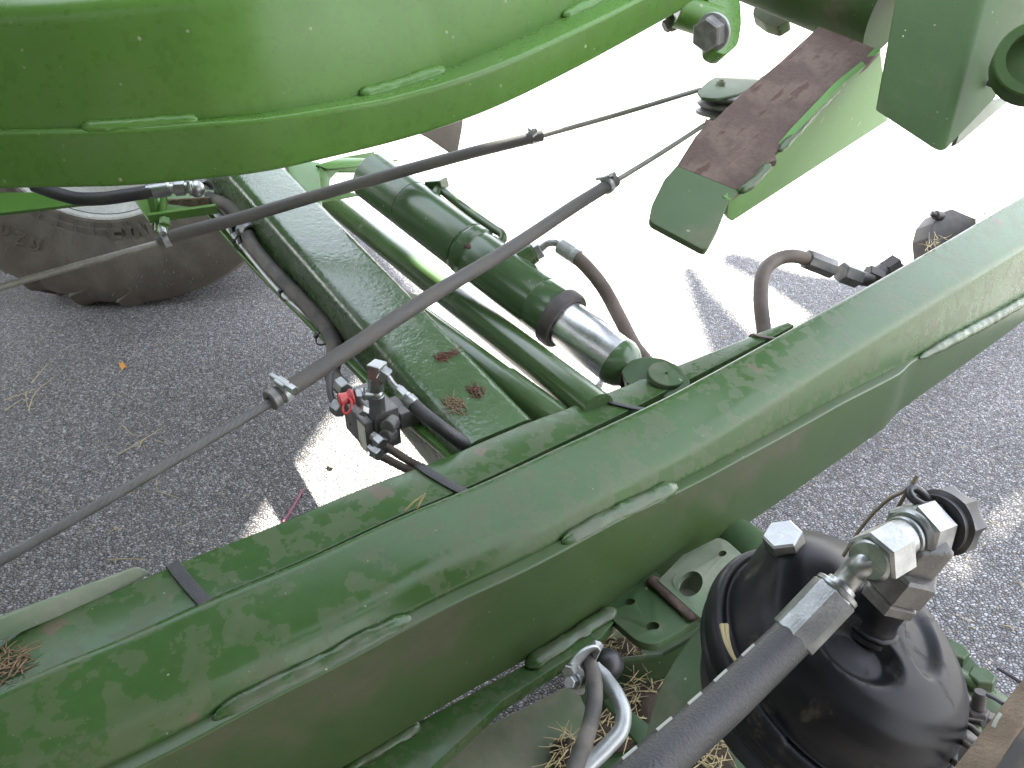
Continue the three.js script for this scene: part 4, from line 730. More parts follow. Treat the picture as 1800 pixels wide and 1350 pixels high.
    const g = new THREE.BufferGeometry(); const v = [A, D, Cc, A, Cc, B].map(p => p.clone().add(off)); g.setAttribute('position', new THREE.Float32BufferAttribute(v.flatMap(p => [p.x, p.y, p.z]), 3)); g.setAttribute('uv', new THREE.Float32BufferAttribute([0, 1, 0, 0, 1, 0, 0, 1, 1, 0, 1, 1], 2)); g.computeVertexNormals();
    part(o, 'type_plate', g, M.label, 'pale printed type plate');
  }
}
{ // hose from the valve elbow to the front beam
  const o = thing('valve_hose', 'short black hose with steel ferrule from the valve elbow to the front beam', 'hose', pd(750, 730, 1.13));
  part(o, 'elbow_pipe', T([[681, 662, 1.14], [690, 675, 1.138], [702, 688, 1.135]], 0.0052, 14, 14), M.zinc);
  part(o, 'nut', join([hex(pd(700, 685, 1.136), pd(713, 698, 1.132), 0.0098, 0.2), cyl(pd(696, 681, 1.137), pd(701, 686, 1.136), 0.0072)]), M.zinc);
  part(o, 'ferrule', lathe(pd(712, 697, 1.132), pd(727, 711, 1.128).sub(pd(712, 697, 1.132)), [[0, 0], [0.0095, 0], [0.0098, 0.002], [0.009, 0.004], [0.011, 0.006], [0.011, 0.017], [0.0105, 0.018], [0, 0.018]], 24), M.zinc);
  part(o, 'hose', T([[722, 707, 1.13], [745, 728, 1.12], [772, 749, 1.11], [800, 769, 1.12], [828, 790, 1.15], [870, 822, 1.22]], 0.0105, 40, 18), M.hose);
}
{ // two small return hoses from the lower nuts
  const o = thing('return_hose', 'pair of thin brown hoses looping from the lower valve nuts towards the beam', 'hose', pd(700, 805, 1.16));
  part(o, 'hose', T([[672, 780, 1.16], [690, 792, 1.17], [712, 806, 1.18], [740, 822, 1.18], [770, 840, 1.17]], 0.0062, 24, 12), M.hoseBrown);
  part(o, 'hose', T([[667, 800, 1.155], [690, 812, 1.17], [715, 824, 1.18], [745, 832, 1.18], [775, 846, 1.17]], 0.0062, 24, 12), M.hoseBrown);
}

// ------------------------------------------------------------------ black chamber (lower right) with its fittings
const DC = pd(1464, 1170, 0.70), DAX = camDir(0.38, 0.70, -0.60);
{
  const o = thing('pressure_chamber', 'black domed steel chamber with a dusty dent at the lower right', 'pressure chamber', DC);
  const raw = [[0.060, -0.11], [0.090, -0.085], [0.112, -0.045], [0.119, -0.022], [0.1285, -0.018], [0.1312, -0.010], [0.1312, 0.002], [0.128, 0.008], [0.122, 0.0085], [0.1185, 0.004], [0.1165, 0.006], [0.1155, 0.014], [0.1140, 0.024], [0.1085, 0.040], [0.0985, 0.054], [0.082, 0.065], [0.058, 0.072], [0.03, 0.075], [0.0, 0.076]];
  for (const p of raw) { p[0] *= 0.955; }
  const prof = []; raw.forEach((p, i) => { if (!i) { prof.push(p); return; } const q = raw[i - 1], n = Math.max(1, Math.round(Math.hypot(p[0] - q[0], p[1] - q[1]) / 0.0022)); for (let k = 1; k <= n; k++) prof.push([lerp(q[0], p[0], k / n), lerp(q[1], p[1], k / n)]); });
  // soften the polyline
  for (let it = 0; it < 3; it++) for (let i = 1; i < prof.length - 1; i++) { prof[i] = [(prof[i - 1][0] + 2 * prof[i][0] + prof[i + 1][0]) / 4, (prof[i - 1][1] + 2 * prof[i][1] + prof[i + 1][1]) / 4]; }
  const seg = 150, a = V(0, 0, 1).cross(DAX).normalize(), b = DAX.clone().cross(a), pos = [], uv = [], idx = [];
  const gauss = (x, y, cx, cy, ang, sx, sy) => { const c = Math.cos(ang), s = Math.sin(ang), u = ((x - cx) * c + (y - cy) * s) / sx, w = (-(x - cx) * s + (y - cy) * c) / sy; return Math.exp(-(u * u + w * w)); };
  const flat = (x, y, cx, cy, ang, sx, sy) => { const c = Math.cos(ang), s = Math.sin(ang), u = ((x - cx) * c + (y - cy) * s) / sx, w = (-(x - cx) * s + (y - cy) * c) / sy; return 1 - sm(0.66, 1.04, Math.sqrt(u * u + w * w)); };
  prof.forEach(([r, t], j) => {
    for (let i = 0; i <= seg; i++) {
      const th = i / seg * 2 * Math.PI, rad = a.clone().multiplyScalar(Math.cos(th)).addScaledVector(b, Math.sin(th)), p = DC.clone().addScaledVector(DAX, t).addScaledVector(rad, r);
      if (t > 0.008 && r < 0.1125) {
        const [x, y] = project(p), nrm = DAX.clone().multiplyScalar(0.75).addScaledVector(rad, r / 0.12 * 0.66), w = sm(0.008, 0.02, t);
        let d = 0.026 * gauss(x, y, 1432, 1000, 0.35, 95, 50) + 0.013 * gauss(x, y, 1376, 1010, 0.9, 50, 38) - 0.015 * flat(x, y, 1512, 1146, 0.62, 92, 44) - 0.010 * flat(x, y, 1622, 1128, 1.25, 72, 28) + 0.010 * gauss(x, y, 1545, 1075, 0.3, 50, 34);
        p.addScaledVector(nrm, d * w);
      }
      if (t > -0.02 && t < 0.009 && r > 0.115) { const [x, y] = project(p), k = 1 - sm(0.80, 1.0, Math.abs((x * 0.88 + y * 0.475 - (1440 * 0.88 + 1312 * 0.475)) / 62)); if (y > 1215) { p.addScaledVector(DAX, -0.0035 * k * sm(-0.012, 0.002, t)); p.addScaledVector(rad, -0.002 * k); } }
      pos.push(p.x, p.y, p.z); uv.push(i / seg * 0.8, j * 0.0022);
    }
  });
  for (let j = 0; j + 1 < prof.length; j++) for (let i = 0; i < seg; i++) { const k = j * (seg + 1) + i, q = k + seg + 1; idx.push(k, k + 1, q, k + 1, q + 1, q); }
  part(o, 'dome', finishGeo(pos, uv, idx, 50), M.blackPaint);
  // clamp band under the rim
  part(o, 'clamp_band', lathe(DC, DAX, [[0.107, -0.034], [0.116, -0.033], [0.1186, -0.030], [0.1186, -0.021], [0.117, -0.0185]], 120), M.blackPaint);
  // small plugged port
  const s0 = pd(1396, 1006, 0.695), s1 = pd(1381, 962, 0.678), s2 = pd(1374, 937, 0.668);
  part(o, 'port', join([cyl(s0, s1, 0.0185, 0.0155, 36, 0.002), cyl(s0.clone().lerp(s1, -0.5), s0.clone().lerp(s1, 0.3), 0.022, 0.0185, 36)]), M.blackPaint);
  part(o, 'plug', hex(s1, s2, 0.0172, 0.35), M.zinc);
  // neck
  const N0 = pd(1536, 1082, 0.652), nx = camDir(0.27, 0.80, -0.53), N = t => N0.clone().addScaledVector(nx, t);
  part(o, 'neck', lathe(N(-0.012), nx, [[0.027, 0], [0.0235, 0.006], [0.0205, 0.012], [0.0195, 0.018], [0.0195, 0.032], [0.018, 0.034], [0, 0.034]], 48), M.blackPaint);
  part(o, 'neck_weld', weld(Array.from({ length: 25 }, (_, i) => { const t = i / 24 * 2 * Math.PI, s = RT.clone().addScaledVector(nx, -nx.dot(RT)).normalize(), q = nx.clone().cross(s); return N(-0.006).addScaledVector(s, 0.0235 * Math.cos(t)).addScaledVector(q, 0.0235 * Math.sin(t)); }), 0.003, 0.003, 61, nx), M.blackPaint);
  const st = smooth(pds([[1271, 1100, 0.628], [1276, 1125, 0.620], [1286, 1150, 0.612], [1304, 1178, 0.605]]), 12);
  for (const m of [0, 0.0035]) part(o, 'stuck_straw', bladeGeo(st.map((p, i) => p.clone().addScaledVector(RT, m * (1 - i / 12)).addScaledVector(FW, 0.004)), 0.0022, 1), M.straw);
}
{ // big hose in front of the chamber
  const o = thing('large_hose', 'thick black hose with steel ferrule crossing in front of the chamber', 'hose', pd(1280, 1235, 0.56));
  const hp = [[1060, 1425, 0.485], [1100, 1388, 0.495], [1180, 1318, 0.520], [1262, 1246, 0.550], [1340, 1172, 0.580], [1408, 1106, 0.605]];
  const hs = part(o, 'hose', T(hp, 0.0158, 60, 32), M.hose);
  const q = smooth(pds(hp), 200), f = frames(q, null);
  const off = i => { const v = CAM.clone().sub(q[i]).normalize(), t = f.T[i], s = v.clone().cross(t).normalize(), e = t.clone().cross(s).normalize(); const up2 = s.y > 0 ? s : s.clone().negate(); return q[i].clone().addScaledVector(up2, 0.0142).addScaledVector(e.dot(v) > 0 ? e : e.negate(), 0.0072); };
  const at = px => { let i = 0; while (i < q.length - 1 && project(q[i])[0] < px) i++; return i; };
  for (const [x0, x1] of [[1322, 1344], [1274, 1297], [1226, 1250], [1172, 1200], [1112, 1140]]) { const i0 = at(x0), i1 = at(x1), P = []; for (let i = i0; i <= i1; i += 2) P.push(off(i)); part(hs, 'print_mark', sweep(P, rrect(-0.0016, 0.0016, -0.0004, 0.0004, 0.0003, 2), { up: CAM.clone().sub(q[i0]).normalize() }), M.white); }
  const a = pd(1392, 1121, 0.600), b = pd(1475, 1034, 0.602), d = b.clone().sub(a), L = d.length();
  part(o, 'ferrule', lathe(a, d, [[0.0150, 0], [0.0178, 0], [0.0186, 0.0012], [0.0186, L - 0.006], [0.0170, L - 0.004], [0, L - 0.004]], 8, { crease: 25, phase: 0.35 }), M.zinc);
  part(o, 'ferrule_lip', lathe(a, d, [[0, L - 0.005], [0.0170, L - 0.005], [0.0178, L - 0.004], [0.0178, L - 0.001], [0.0165, L], [0.0125, L], [0.0118, L + 0.004], [0, L + 0.004]], 48), M.zinc);
  part(o, 'bent_pipe', T([[1470, 1040, 0.603], [1488, 1021, 0.602], [1505, 1003, 0.598], [1522, 990, 0.592], [1545, 977, 0.592]], t => 0.0098 + 0.0016 * sm(0.2, 0.9, t), 30, 32), M.zinc);
  part(o, 'swivel_nut', join([hex(pd(1530, 984, 0.585), pd(1572, 960, 0.600), 0.0215, 0.15), cyl(pd(1526, 986, 0.583), pd(1532, 983, 0.586), 0.0155, 0.0175, 40)]), M.zinc);
}
{ // elbow adapter and test coupling with cap
  const N0 = pd(1536, 1082, 0.652), nx = camDir(0.27, 0.80, -0.53), N = t => N0.clone().addScaledVector(nx, t), o = thing('elbow_adapter', 'steel elbow adapter and coupling nut with a black lobed dust cap above the chamber', 'pipe fitting', N(0.04));
  part(o, 'lock_nut', hex(N(0.020), N(0.032), 0.0235, 0.5), M.castSteel);
  part(o, 'elbow_body', join([hex(N(0.0325), N(0.060), 0.0240, 0.5), box(N(0.072).addScaledVector(FW, 0.004), RT.clone().multiplyScalar(0.0145), nx.clone().multiplyScalar(0.018), RT.clone().cross(nx).normalize().multiplyScalar(0.0145), 0.004)]), M.castSteel);
  part(o, 'coupling_body', join([cyl(pd(1560, 956, 0.604), pd(1615, 938, 0.622), 0.0158, 0.0158, 40), ring(pd(1586, 946, 0.612), pd(1592, 944, 0.614), 0.0172, 0.010)]), M.zinc);
  part(o, 'coupling_nut', join([hex(pd(1598, 940, 0.615), pd(1634, 927, 0.632), 0.0245, 0.35), cyl(pd(1595, 941, 0.614), pd(1599, 940, 0.6155), 0.0195, 0.0215, 40)]), M.zinc);
  const a = pd(1644, 922, 0.634), b = pd(1678, 911, 0.648), n = 12;
  const lobes = (R, k) => Array.from({ length: 96 }, (_, i) => { const th = i / 96 * 2 * Math.PI; const r = R * (1 - k * Math.pow(Math.abs(Math.cos(4 * th)), 0.8)); return [r * Math.cos(th), r * Math.sin(th)]; });
  const cap = part(o, 'dust_cap', sweep(smooth([a, b], n), (i, t) => t < 0.22 ? lobes(0.0245, 0.0) : lobes(0.0285 * (t > 0.93 ? 0.95 : 1), 0.16 * sm(0.2, 0.4, t)), { crease: 35 }), M.blackPlastic, 'black lobed plastic cap');
  part(cap, 'tether', T([[1660, 895, 0.628], [1645, 893, 0.626], [1626, 889, 0.625], [1604, 876, 0.628], [1598, 863, 0.632], [1606, 857, 0.635], [1620, 866, 0.636], [1640, 884, 0.636], [1662, 890, 0.636]], 0.0034, 50, 12), M.blackPlastic);
}
{
  const o = thing('tie_wire', 'bent brown wire twisted through the cap tether above the chamber', 'wire', pd(1560, 900, 0.65));
  part(o, 'wire_strand', T([[1482, 978, 0.66], [1512, 930, 0.655], [1545, 892, 0.648], [1568, 874, 0.642], [1592, 862, 0.638], [1606, 846, 0.636], [1612, 836, 0.635]], 0.0016, 40, 10), M.wire);
  part(o, 'wire_strand', T([[1546, 940, 0.66], [1570, 905, 0.652], [1590, 872, 0.644], [1600, 858, 0.639], [1611, 840, 0.6365]], 0.0016, 30, 10), M.wire);
}
// ------------------------------------------------------------------ chassis pieces under and behind the chamber
{
  const A = pd(1090, 1085, 1.10), pl = planeOf(A, pd(1265, 945, 1.22), pd(1320, 1000, 1.145)), up = planeOf(A.clone().add(V(0, 0.012, 0)), pd(1265, 945, 1.22).add(V(0, 0.012, 0)), pd(1320, 1000, 1.145).add(V(0, 0.012, 0)));
  const o = thing('bolt_plate', 'green mounting plates with bolt holes and a rusty seam behind the chamber', 'mounting plate', pl(1180, 1050)), k = 1.15 / F;
  part(o, 'lower_plate', plate([[1050, 1040], [1150, 1000], [1230, 1086], [1180, 1118], [1148, 1134], [1118, 1126], [1062, 1076]].map(p => pl(...p)), 0.014, { r: [0, 0, 0, 0.03, 0.03, 0.03, 0], holes: [[pl(1147, 1101), 13 * k, 0.85], [pl(1107, 1058), 11 * k, 0.85]] }), M.lower);
  part(o, 'upper_plate', plate([[1156, 1020], [1200, 975], [1262, 944], [1278, 950], [1345, 1010], [1270, 1110], [1226, 1082]].map(p => up(...p)), 0.010, { r: [0, 0, 0.006, 0.008, 0, 0, 0], holes: [[up(1270, 973), 10 * k, 0.8], [up(1214, 1026), 34 * k, 0.62, 0.35]] }), M.pale, 'pale worn upper plate with a punched opening');
  part(o, 'rust_seam', weld([[1140, 1020], [1165, 1038], [1190, 1062], [1228, 1092]].map(p => pl(...p).add(V(0, 0.005, 0))), 0.012, 0.006, 71, V(0, 1, 0)), M.rust, 'rusty seam between the plates');
  part(o, 'punched_lip', lathe(up(1214, 1024).add(V(0, -0.035, 0)), V(0.1, 1, 0.05), [[0.002, 0.0], [0.018, 0.003], [0.025, 0.016], [0.028, 0.03]], 32), M.pale);
}
{
  const a = pd(1235, 925, 1.36), b = pd(1790, 1330, 0.92), o = thing('axle_tube', 'dark green tube with hexagon bolts passing behind the black chamber', 'steel tube', a.clone().lerp(b, 0.6));
  part(o, 'tube_body', sweep(smooth([a, a.clone().lerp(b, 0.955)], 20), circle(0.052, 48), { crease: 30 }), M.lower);
  part(o, 'flange', plate([[1652, 1118, 1.02], [1672, 1125, 1.02], [1740, 1185, 0.97], [1743, 1215, 0.96], [1733, 1240, 0.95], [1690, 1245, 0.95], [1650, 1200, 0.98]].map(p => pd(...p)), 0.012, { r: 0.006 }), M.lower);
  part(o, 'bolt', join([hex(pd(1722, 1212, 0.955), pd(1727, 1186, 0.945), 0.0155, 0.3), cyl(pd(1720, 1222, 0.957), pd(1722, 1210, 0.954), 0.019)]), M.lower);
  part(o, 'bolt', join([hex(pd(1678, 1160, 0.98), pd(1682, 1142, 0.972), 0.0145, 0.1)]), M.lower);
  part(o, 'rib', T([[1672, 1178, 0.955], [1700, 1196, 0.95], [1736, 1224, 0.94]], 0.007, 12, 12), M.lower);
}
{
  const o = thing('chamber_strap', 'dark bent steel strap with a threaded stud right of the chamber', 'strap', pd(1695, 1250, 0.86));
  part(o, 'strap', sweep(smooth(pds([[1668, 1180, 0.88], [1678, 1200, 0.875], [1688, 1228, 0.865], [1702, 1248, 0.855], [1730, 1258, 0.85], [1775, 1275, 0.84]]), 40), rrect(-0.003, 0.003, -0.011, 0.011, 0.0015, 3), { up: camDir(0.3, -0.2, -0.9) }), M.collar);
  const s0 = pd(1716, 1256, 0.848), s1 = pd(1724, 1216, 0.838), L = s0.distanceTo(s1), pr = [[0, 0]]; for (let i = 0; i < 14; i++) pr.push([i % 2 ? 0.0062 : 0.0072, L * (0.08 + i / 14 * 0.88)]); pr.push([0.0060, L], [0, L]);
  part(o, 'stud', join([lathe(s0, s1.clone().sub(s0), pr, 24, { crease: 60 }), hex(s0.clone().lerp(s1, -0.1), s0.clone().lerp(s1, 0.28), 0.0125, 0.2)]), M.collar);
}
{
  const o = thing('chassis_floor', 'dark green chassis plates holding hay below the black chamber', 'chassis plate', gd(1150, 1250, 0.05));
  const G = (a, y) => a.map(p => gd(p[0], p[1], p[2] ?? y));
  part(o, 'floor_plate', plate(G([[1010, 1100], [1400, 1000], [1650, 1150], [1560, 1500], [985, 1480]], 0.05), 0.01), M.lower);
  part(o, 'rib', plate(G([[1088, 1168, 0.10], [1166, 1152, 0.10], [1240, 1120, 0.14], [1236, 1180, 0.04], [1150, 1220, 0.03], [1092, 1186, 0.05]]), 0.008), M.lower);
  part(o, 'rib', plate(pds([[1060, 1232, 1.04], [1080, 1225, 1.04], [1210, 1330, 0.95], [1160, 1380, 0.93], [1140, 1330, 0.96]]), 0.01, { r: 0.004 }), M.lower);
  part(o, 'guard', sweep(smooth(pds([[1262, 1125, 0.92], [1228, 1168, 0.92], [1196, 1225, 0.91], [1176, 1290, 0.90], [1168, 1360, 0.88]]), 30), rrect(-0.026, 0.026, -0.004, 0.004, 0.003, 4), { up: camDir(-0.55, 0.4, -0.75) }), M.lower, 'light green curved guard');
  part(o, 'side_panel', plate(G([[540, 1460, 0.10], [780, 1310, 0.10], [1010, 1200, 0.08], [1030, 1250, 0.07], [985, 1480, 0.07]]), 0.012), M.dusty, 'grey dusty panel under the beam');
}
{ // hay lodged between the plates
  const mk = (x, y, h, rx, rz, n, seed, label) => { const c = gd(x, y, h), o = thing('hay_clump', label, 'hay', c); part(o, 'packed_soil', (() => { const L = lattice(32, seed), pr = []; for (let i = 0; i <= 8; i++) pr.push([Math.cos(i / 8 * 1.57) * 1, Math.sin(i / 8 * 1.57)]); const g = lathe(V(0, 0, 0), V(0, 1, 0), pr, 28, { crease: 70 }), p = g.attributes.position; for (let i = 0; i < p.count; i++) { const X = p.getX(i), Y = p.getY(i), Z = p.getZ(i), k = 0.7 + 0.6 * vnoise(L, 32, X * 2.2 + 9, Z * 2.2 + 9 + Y); p.setXYZ(i, c.x + X * rx * k, c.y - 0.012 + Y * 0.028 * k, c.z + Z * rz * k); } g.computeVertexNormals(); return g; })(), M.soil); part(o, 'stalks', hayClump(c.clone().add(V(0, 0.010, 0)), V(rx, 0, 0), V(0, 0, rz), n, 0.030, 0.0009, seed + 1), M.straw).userData.kind = 'stuff'; };
  mk(1140, 1245, 0.075, 0.055, 0.045, 120, 81, 'brown hay and soil lodged beside the silver bent pipe'); mk(1090, 1148, 0.075, 0.035, 0.03, 90, 83, 'dry hay lodged under the bolt plate'); mk(1000, 1330, 0.085, 0.022, 0.03, 90, 85, 'small tuft of straw beside the lower hose'); mk(1075, 1285, 0.07, 0.03, 0.03, 40, 87, 'dark chaff behind the silver bent pipe'); mk(1215, 1320, 0.07, 0.05, 0.04, 120, 89, 'straw lying below the thick hose');
}
{
  const o = thing('bent_pipe', 'silver bent steel pipe beside the thin lower hose', 'pipe', pd(1090, 1270, 0.98));
  part(o, 'pipe', T([[1050, 1172, 1.04], [1064, 1193, 1.025], [1084, 1222, 1.0], [1096, 1254, 0.98], [1091, 1284, 0.965], [1068, 1312, 0.95], [1030, 1350, 0.93], [1000, 1390, 0.91]], 0.0103, 60, 24), M.galv);
}
{
  const o = thing('lower_hose', 'thin grey black hose with a clip below the beam tip', 'hose', pd(1040, 1250, 0.95));
  part(o, 'hose', T([[1022, 1150, 1.01], [1036, 1166, 1.0], [1045, 1200, 0.975], [1044, 1240, 0.945], [1034, 1285, 0.91], [1016, 1335, 0.86], [995, 1395, 0.81]], 0.0100, 60, 22), M.hoseDusty);
  part(o, 'clip_band', sweep(smooth(pds([[1006, 1186, 0.98], [1012, 1166, 0.985], [1026, 1150, 0.99], [1044, 1142, 1.0], [1052, 1148, 1.01]]), 24), rrect(-0.002, 0.002, -0.012, 0.012, 0.001, 2), { up: camDir(0.6, -0.2, 0.75) }), M.galv);
  part(o, 'clip_plate', plate(pds([[992, 1180, 0.985], [1008, 1164, 0.985], [1028, 1180, 0.985], [1028, 1222, 0.98], [1012, 1222, 0.98], [998, 1204, 0.985]]), 0.004, { r: 0.006 }), M.galv);
  part(o, 'bolt', join([hex(pd(1006, 1176, 0.98), pd(998, 1182, 0.965), 0.0088, 0.2)]), M.zinc); part(o, 'bolt', join([hex(pd(1010, 1197, 0.985), pd(1000, 1200, 0.96), 0.0080, 0.5), cyl(pd(1018, 1196, 0.99), pd(1009, 1198, 0.98), 0.0105)]), M.zinc);
  part(o, 'grommet', ball(pd(1068, 1168, 1.05), 0.022, 24), M.blackPlastic);
}
{ // worn board in the corner
  const o = thing('worn_board', 'dirty worn board with a tan edge in the bottom right corner', 'board', pd(1770, 1310, 0.5));
  part(o, 'edge', plate(pds([[1648, 1400, 0.50], [1840, 1125, 0.56], [1840, 1212, 0.53], [1716, 1400, 0.475]]), 0.006), M.woodEdge, 'tan worn edge');
  part(o, 'face', plate(pds([[1717, 1400, 0.475], [1841, 1212, 0.53], [1920, 1290, 0.50], [1850, 1470, 0.44]]), 0.012), M.woodFace, 'dark dirty face');
  part(o, 'white_chip', sweep(smooth(pds([[1746, 1278, 0.509], [1752, 1264, 0.511], [1759, 1254, 0.513]]), 6), rrect(-0.0012, 0.0012, -0.0005, 0.0005, 0.0003, 2)), M.white);
}
{
  const o = thing('cable_bundle', 'thin black cables passing behind the worn board beside the chamber', 'cable', pd(1690, 1300, 0.68));
  for (const c of [[[1655, 1278, 0.70], [1680, 1296, 0.66], [1712, 1318, 0.60]], [[1684, 1268, 0.70], [1705, 1278, 0.66], [1740, 1306, 0.58]], [[1646, 1318, 0.68], [1662, 1330, 0.65], [1690, 1348, 0.60]], [[1668, 1256, 0.74], [1690, 1264, 0.72], [1730, 1272, 0.68]]]) part(o, 'cable', T(c, 0.0028, 16, 10), M.hoseDusty);
  part(o, 'plug', join([box(pd(1690, 1300, 0.70), V(0.016, -0.012, 0), V(0.008, 0.011, 0), V(0, 0, 0.012), 0.004)]), M.blackPlastic);
  for (const c of [[[1756, 1176, 0.80], [1770, 1184, 0.76], [1796, 1200, 0.68]], [[1736, 1222, 0.80], [1748, 1228, 0.76], [1764, 1238, 0.68]]]) part(o, 'wire', T(c, 0.0018, 10, 8), M.purple, 'purple wire end');
}
// ------------------------------------------------------------------ dried grass on the arm, the beam and the ground
const armTop = (x, y) => planeOf(onArm(0, 0, 0.0005), onArm(0.3, 0, 0.0005), onArm(0, 0.1, 0.0005))(x, y);
for (const [x, y, a, b, n, s, l, m, lab] of [[782, 627, 0.020, 0.006, 60, 91, 0.022, M.chip, 'reddish brown grass smear on the green arm, the highest of three'], [838, 690, 0.013, 0.010, 70, 92, 0.012, M.chip, 'round reddish grass smear on the green arm near its right edge'], [800, 713, 0.016, 0.014, 90, 93, 0.016, M.strawDark, 'brown grass tuft stuck on the arm shoulder, the lowest of three']]) {
  const c = armTop(x, y); single('grass_smear', lab, 'dried grass', c, hayClump(c, A2.u.clone().multiplyScalar(b).addScaledVector(A2.e, a * 0.6), A2.e.clone().multiplyScalar(a * 0.7).addScaledVector(A2.u, -b), n, l, 0.0009, s, A2.b, 0.002), m, 'dried grass stuck to the green arm').userData.kind = 'stuff';
}
{
  const c = onBeam(718, -0.012, -0.026), o = thing('straw_stalk', 'two pale straw stalks caught in the gap behind the beam', 'straw', c);
  part(o, 'stalk', bladeGeo(pds([[713, 898, 0.955], [726, 884, 0.95], [743, 871, 0.945]]), 0.0018, 1), M.straw); part(o, 'stalk', bladeGeo(pds([[732, 893, 0.955], [738, 882, 0.95], [747, 868, 0.945]]), 0.0022, 2), M.straw);
}
const tuft = (name, label, c, ux, uy, n, l, w, s, mat, up, h) => { const m = single(name, label, 'dried grass', c, hayClump(c, ux, uy, n, l, w, s, up, h), mat); m.userData.kind = 'stuff'; return m; };
tuft('grass_tuft', 'dry grass and soil in the left end of the beam gap', onBeam(14, -0.05, -0.027), V(0.02, 0, 0), V(0, 0, 0.02), 70, 0.02, 0.0009, 95, M.strawDark, V(0, 1, 0), 0.004);
tuft('grass_tuft', 'thin dry grass bristling on the far right beam edge', onBeam(1745, -0.004, 0.0), bf.T[100].clone().multiplyScalar(0.09), V(0, 0, 0.004), 60, 0.032, 0.0007, 96, M.strawDark, V(0, 1, 0), 0.012);
tuft('grass_tuft', 'few yellow grass stalks in front of the dark coupling', onBeam(1648, -0.004, 0.0), bf.T[95].clone().multiplyScalar(0.06), V(0, 0, 0.004), 26, 0.03, 0.0008, 97, M.straw, V(0, 1, 0), 0.010);
{ // loose bits on the ground
  const r = rng(600), L = [], Pb = [];
  for (let k = 0; k < 420; k++) { const x = r() * 1900 - 50, y = 420 + r() * 700, c = gd(x, y, 0.003), th = r() * 6.28, l = 0.008 + 0.03 * r() * r(); const d = V(Math.cos(th), 0, Math.sin(th)), s = V(-d.z, 0, d.x); L.push(bladeGeo([c, c.clone().addScaledVector(d, l * 0.5).addScaledVector(s, (r() - 0.5) * l * 0.4).add(V(0, 0.002, 0)), c.clone().addScaledVector(d, l)], 0.0007 + 0.0005 * r(), k)); }
  const m = single('chaff', 'short straw bits scattered over the asphalt', 'straw', V(0, 0, -1.5), join(L), M.straw); m.userData.kind = 'stuff';
  const pg = gd(120, 700); for (let k = 0; k < 130; k++) { const c = gd(r() * 420, 560 + r() * 420, 0.002), s = 0.0016 + 0.003 * r() * r(); Pb.push(cyl(c, c.clone().add(V(s * 0.3, s, s * 0.2)), s, s * 0.6, 6, 0.0004)); }
  const p2 = single('pale_grit', 'pale crumbs of grit on the shaded asphalt at left', 'grit', pg, join(Pb), M.white); p2.userData.kind = 'stuff';
  const sprig = (label, lines, g) => { const c = gd(lines[0][0][0], lines[0][0][1]), o = thing('straw_sprig', label, 'straw', c); for (const l of lines) part(o, 'stalk', bladeGeo(l.map(([x, y], i) => gd(x, y, 0.004 + 0.004 * (i % 2))), l.w || 0.0014, 1), M.straw); };
  sprig('branched straw sprig on the asphalt near the left edge', [[[6, 704], [30, 695], [62, 684]], [[50, 722], [62, 690], [96, 662]], [[46, 690], [46, 706], [50, 716]], [[8, 722], [26, 710], [40, 700]], [[56, 672], [66, 660], [85, 638]]]);
  sprig('straw sprig on dark asphalt above the lower cable', [[[206, 800], [245, 777], [292, 748]], [[216, 748], [238, 766], [258, 764]], [[244, 787], [248, 778], [256, 770]], [[272, 774], [284, 777], [292, 780]]]);
  sprig('single straw lying by the lower cable', [[[276, 863], [292, 868], [314, 875]]]); sprig('thin straw above the pale plate at the lower left', [[[190, 984], [222, 982], [258, 984]]]);
  const lf = [214, 641], lc = gd(...lf, 0.004), Q = [[208, 636], [213, 639], [215, 634], [219, 641], [224, 645], [217, 646], [215, 651], [211, 645]].map(p => gd(p[0], p[1], 0.006));
  single('dry_leaf', 'small orange dry leaf on the dark asphalt', 'leaf', lc, plate(Q, 0.0012, { bevel: 0 }), M.leaf);
  const l2 = gd(582, 817, 0.004); single('dry_leaf', 'brown dry leaf on the sunlit asphalt below the valve', 'leaf', l2, plate([[576, 816], [581, 812], [588, 816], [586, 822], [579, 821]].map(p => gd(p[0], p[1], 0.006)), 0.0012, { bevel: 0 }), M.strawDark);
  single('twine', 'short pink string on the sunlit asphalt behind the beam', 'string', gd(515, 890, 0.004), tube([[532, 861], [521, 880], [512, 896], [498, 918]].map((p, i) => gd(p[0], p[1], 0.005)), 0.0024, 20, 8), M.string);
}
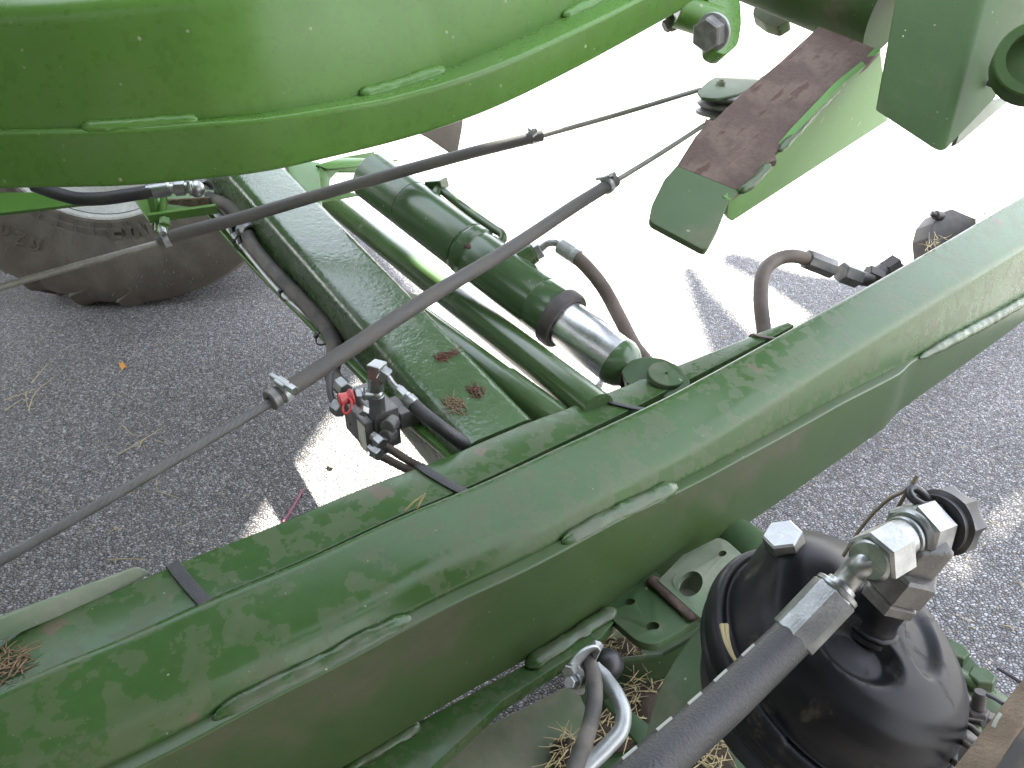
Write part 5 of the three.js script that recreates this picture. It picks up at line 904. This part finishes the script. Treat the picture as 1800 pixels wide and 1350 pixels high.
// ------------------------------------------------------------------ the machine body above the frame (out of the picture): it shades the front beam
{
  const HB = 4.2, sh = V(SUN_DIR.x, 0, SUN_DIR.z).multiplyScalar(HB / SUN_DIR.y), th = 0.05;
  const o = thing('tool_carrier', 'green sheet metal deck of the raised implement ahead of the frame and out of view', 'implement deck', V(sh.x, HB, sh.z));
  const v2 = ([x, z]) => new THREE.Vector2(x + sh.x, -(z + sh.z));
  const poly = [[-3.2, -3.9], [-0.98, -3.62], [-0.76, -3.28], [-0.30, -2.34], [-0.516, -1.18], [-0.50, -1.04], [-0.38, -1.08], [-0.25, -1.16], [-0.16, -1.30], [0.10, -1.42], [0.42, -1.58], [0.585, -1.9], [0.60, -2.28], [0.622, -2.56], [0.648, -2.56], [0.672, -2.3], [0.71, -2.1], [0.73, -1.98], [0.955, -2.19], [0.884, -2.42], [0.775, -2.63], [0.80, -2.70], [0.87, -2.67], [1.0, -2.50], [1.2, -2.42], [1.75, -2.38], [1.75, -0.4], [0.5, 0.05], [0.2, 0.3], [-1.2, 0.3], [-3.2, -0.2]];
  const S = new THREE.Shape(poly.map(v2));
  const hole = a => { const h = new THREE.Path(); a.map(v2).forEach((p, i) => i ? h.lineTo(p.x, p.y) : h.moveTo(p.x, p.y)); h.closePath(); S.holes.push(h); };
  const gz = a => a.map(([x, y]) => { const p = gd(x, y); return [p.x, p.z]; });
  const slit = (a, b, w) => { const d = new THREE.Vector2(b[0] - a[0], b[1] - a[1]).normalize(), n = [-d.y * w, d.x * w]; hole([[a[0] + n[0], a[1] + n[1]], [b[0] + n[0], b[1] + n[1]], [b[0] - n[0], b[1] - n[1]], [a[0] - n[0], a[1] - n[1]]]); };
  slit([0.82, -1.05], [0.915, -1.14], 0.008); slit([0.945, -1.165], [1.14, -1.32], 0.009);
  const spot = (p, a, b) => { const h = new THREE.Path(), x = p.x - SUN_DIR.x * p.y / SUN_DIR.y, z = p.z - SUN_DIR.z * p.y / SUN_DIR.y; h.absellipse(x + sh.x, -(z + sh.z), a, b, 0, 2 * Math.PI, true, 0.6); S.holes.push(h); };
  const g = new THREE.ExtrudeGeometry(S, { depth: th, bevelEnabled: false }); g.rotateX(-Math.PI / 2); g.translate(0, HB, 0);
  part(o, 'rear_deck', box(V(-0.35, 2.0, -0.20), V(1.4, 0, 0), V(0, 0.02, 0), V(0, 0, 0.75), 0.01), M.shroud);
  part(o, 'underside_sheet', creased(g, 0.5), M.shroud);
}

{ // upper part of the machine that the curved frame carries, to the left above the picture
  const o = thing('machine_housing', 'green sheet housing carried by the curved frame at the left', 'machine housing', V(-1.9, 1.35, -0.6));
  part(o, 'floor_sheet', box(V(-2.1, 1.32, -1.05), V(1.1, 0, 0), V(0, 0.02, 0), V(0, 0, 0.35), 0.01), M.shroud);
  part(o, 'rear_sheet', box(V(-2.05, 1.22, -3.1), V(1.15, 0, 0), V(0, 0.02, 0), V(0, 0, 1.55), 0.01), M.shroud);
  part(o, 'side_sheet', box(V(-1.85, 0.68, -0.1), V(0.02, 0, 0), V(0, 0.62, 0), V(0, 0, 1.3), 0.01), M.shroud);
  part(o, 'back_sheet', box(V(-2.0, 0.74, -3.75), V(1.1, 0, 0), V(0, 0.46, 0), V(0, 0, 0.02), 0.01), M.shroud);
}
{ // barn behind the photographer
  const o = thing('barn', 'dark timber barn wall standing behind the photographer', 'barn', V(-2.4, 0, 2.2));
  for (let i = 0; i < 34; i++) part(o, 'board', box(V(-7.4 + i * 0.3, 1.25, 2.2 + (i % 2) * 0.012), V(0.147, 0, 0), V(0, 1.25, 0), V(0, 0, 0.014), 0.003), M.timber);
  part(o, 'roof_overhang', box(V(-2.4, 2.55, 1.35), V(5.1, 0, 0), V(0, 0.03, 0.006), V(0, 0.16, 0.85), 0.01), M.timber);
}
renderer.render(scene, camera);
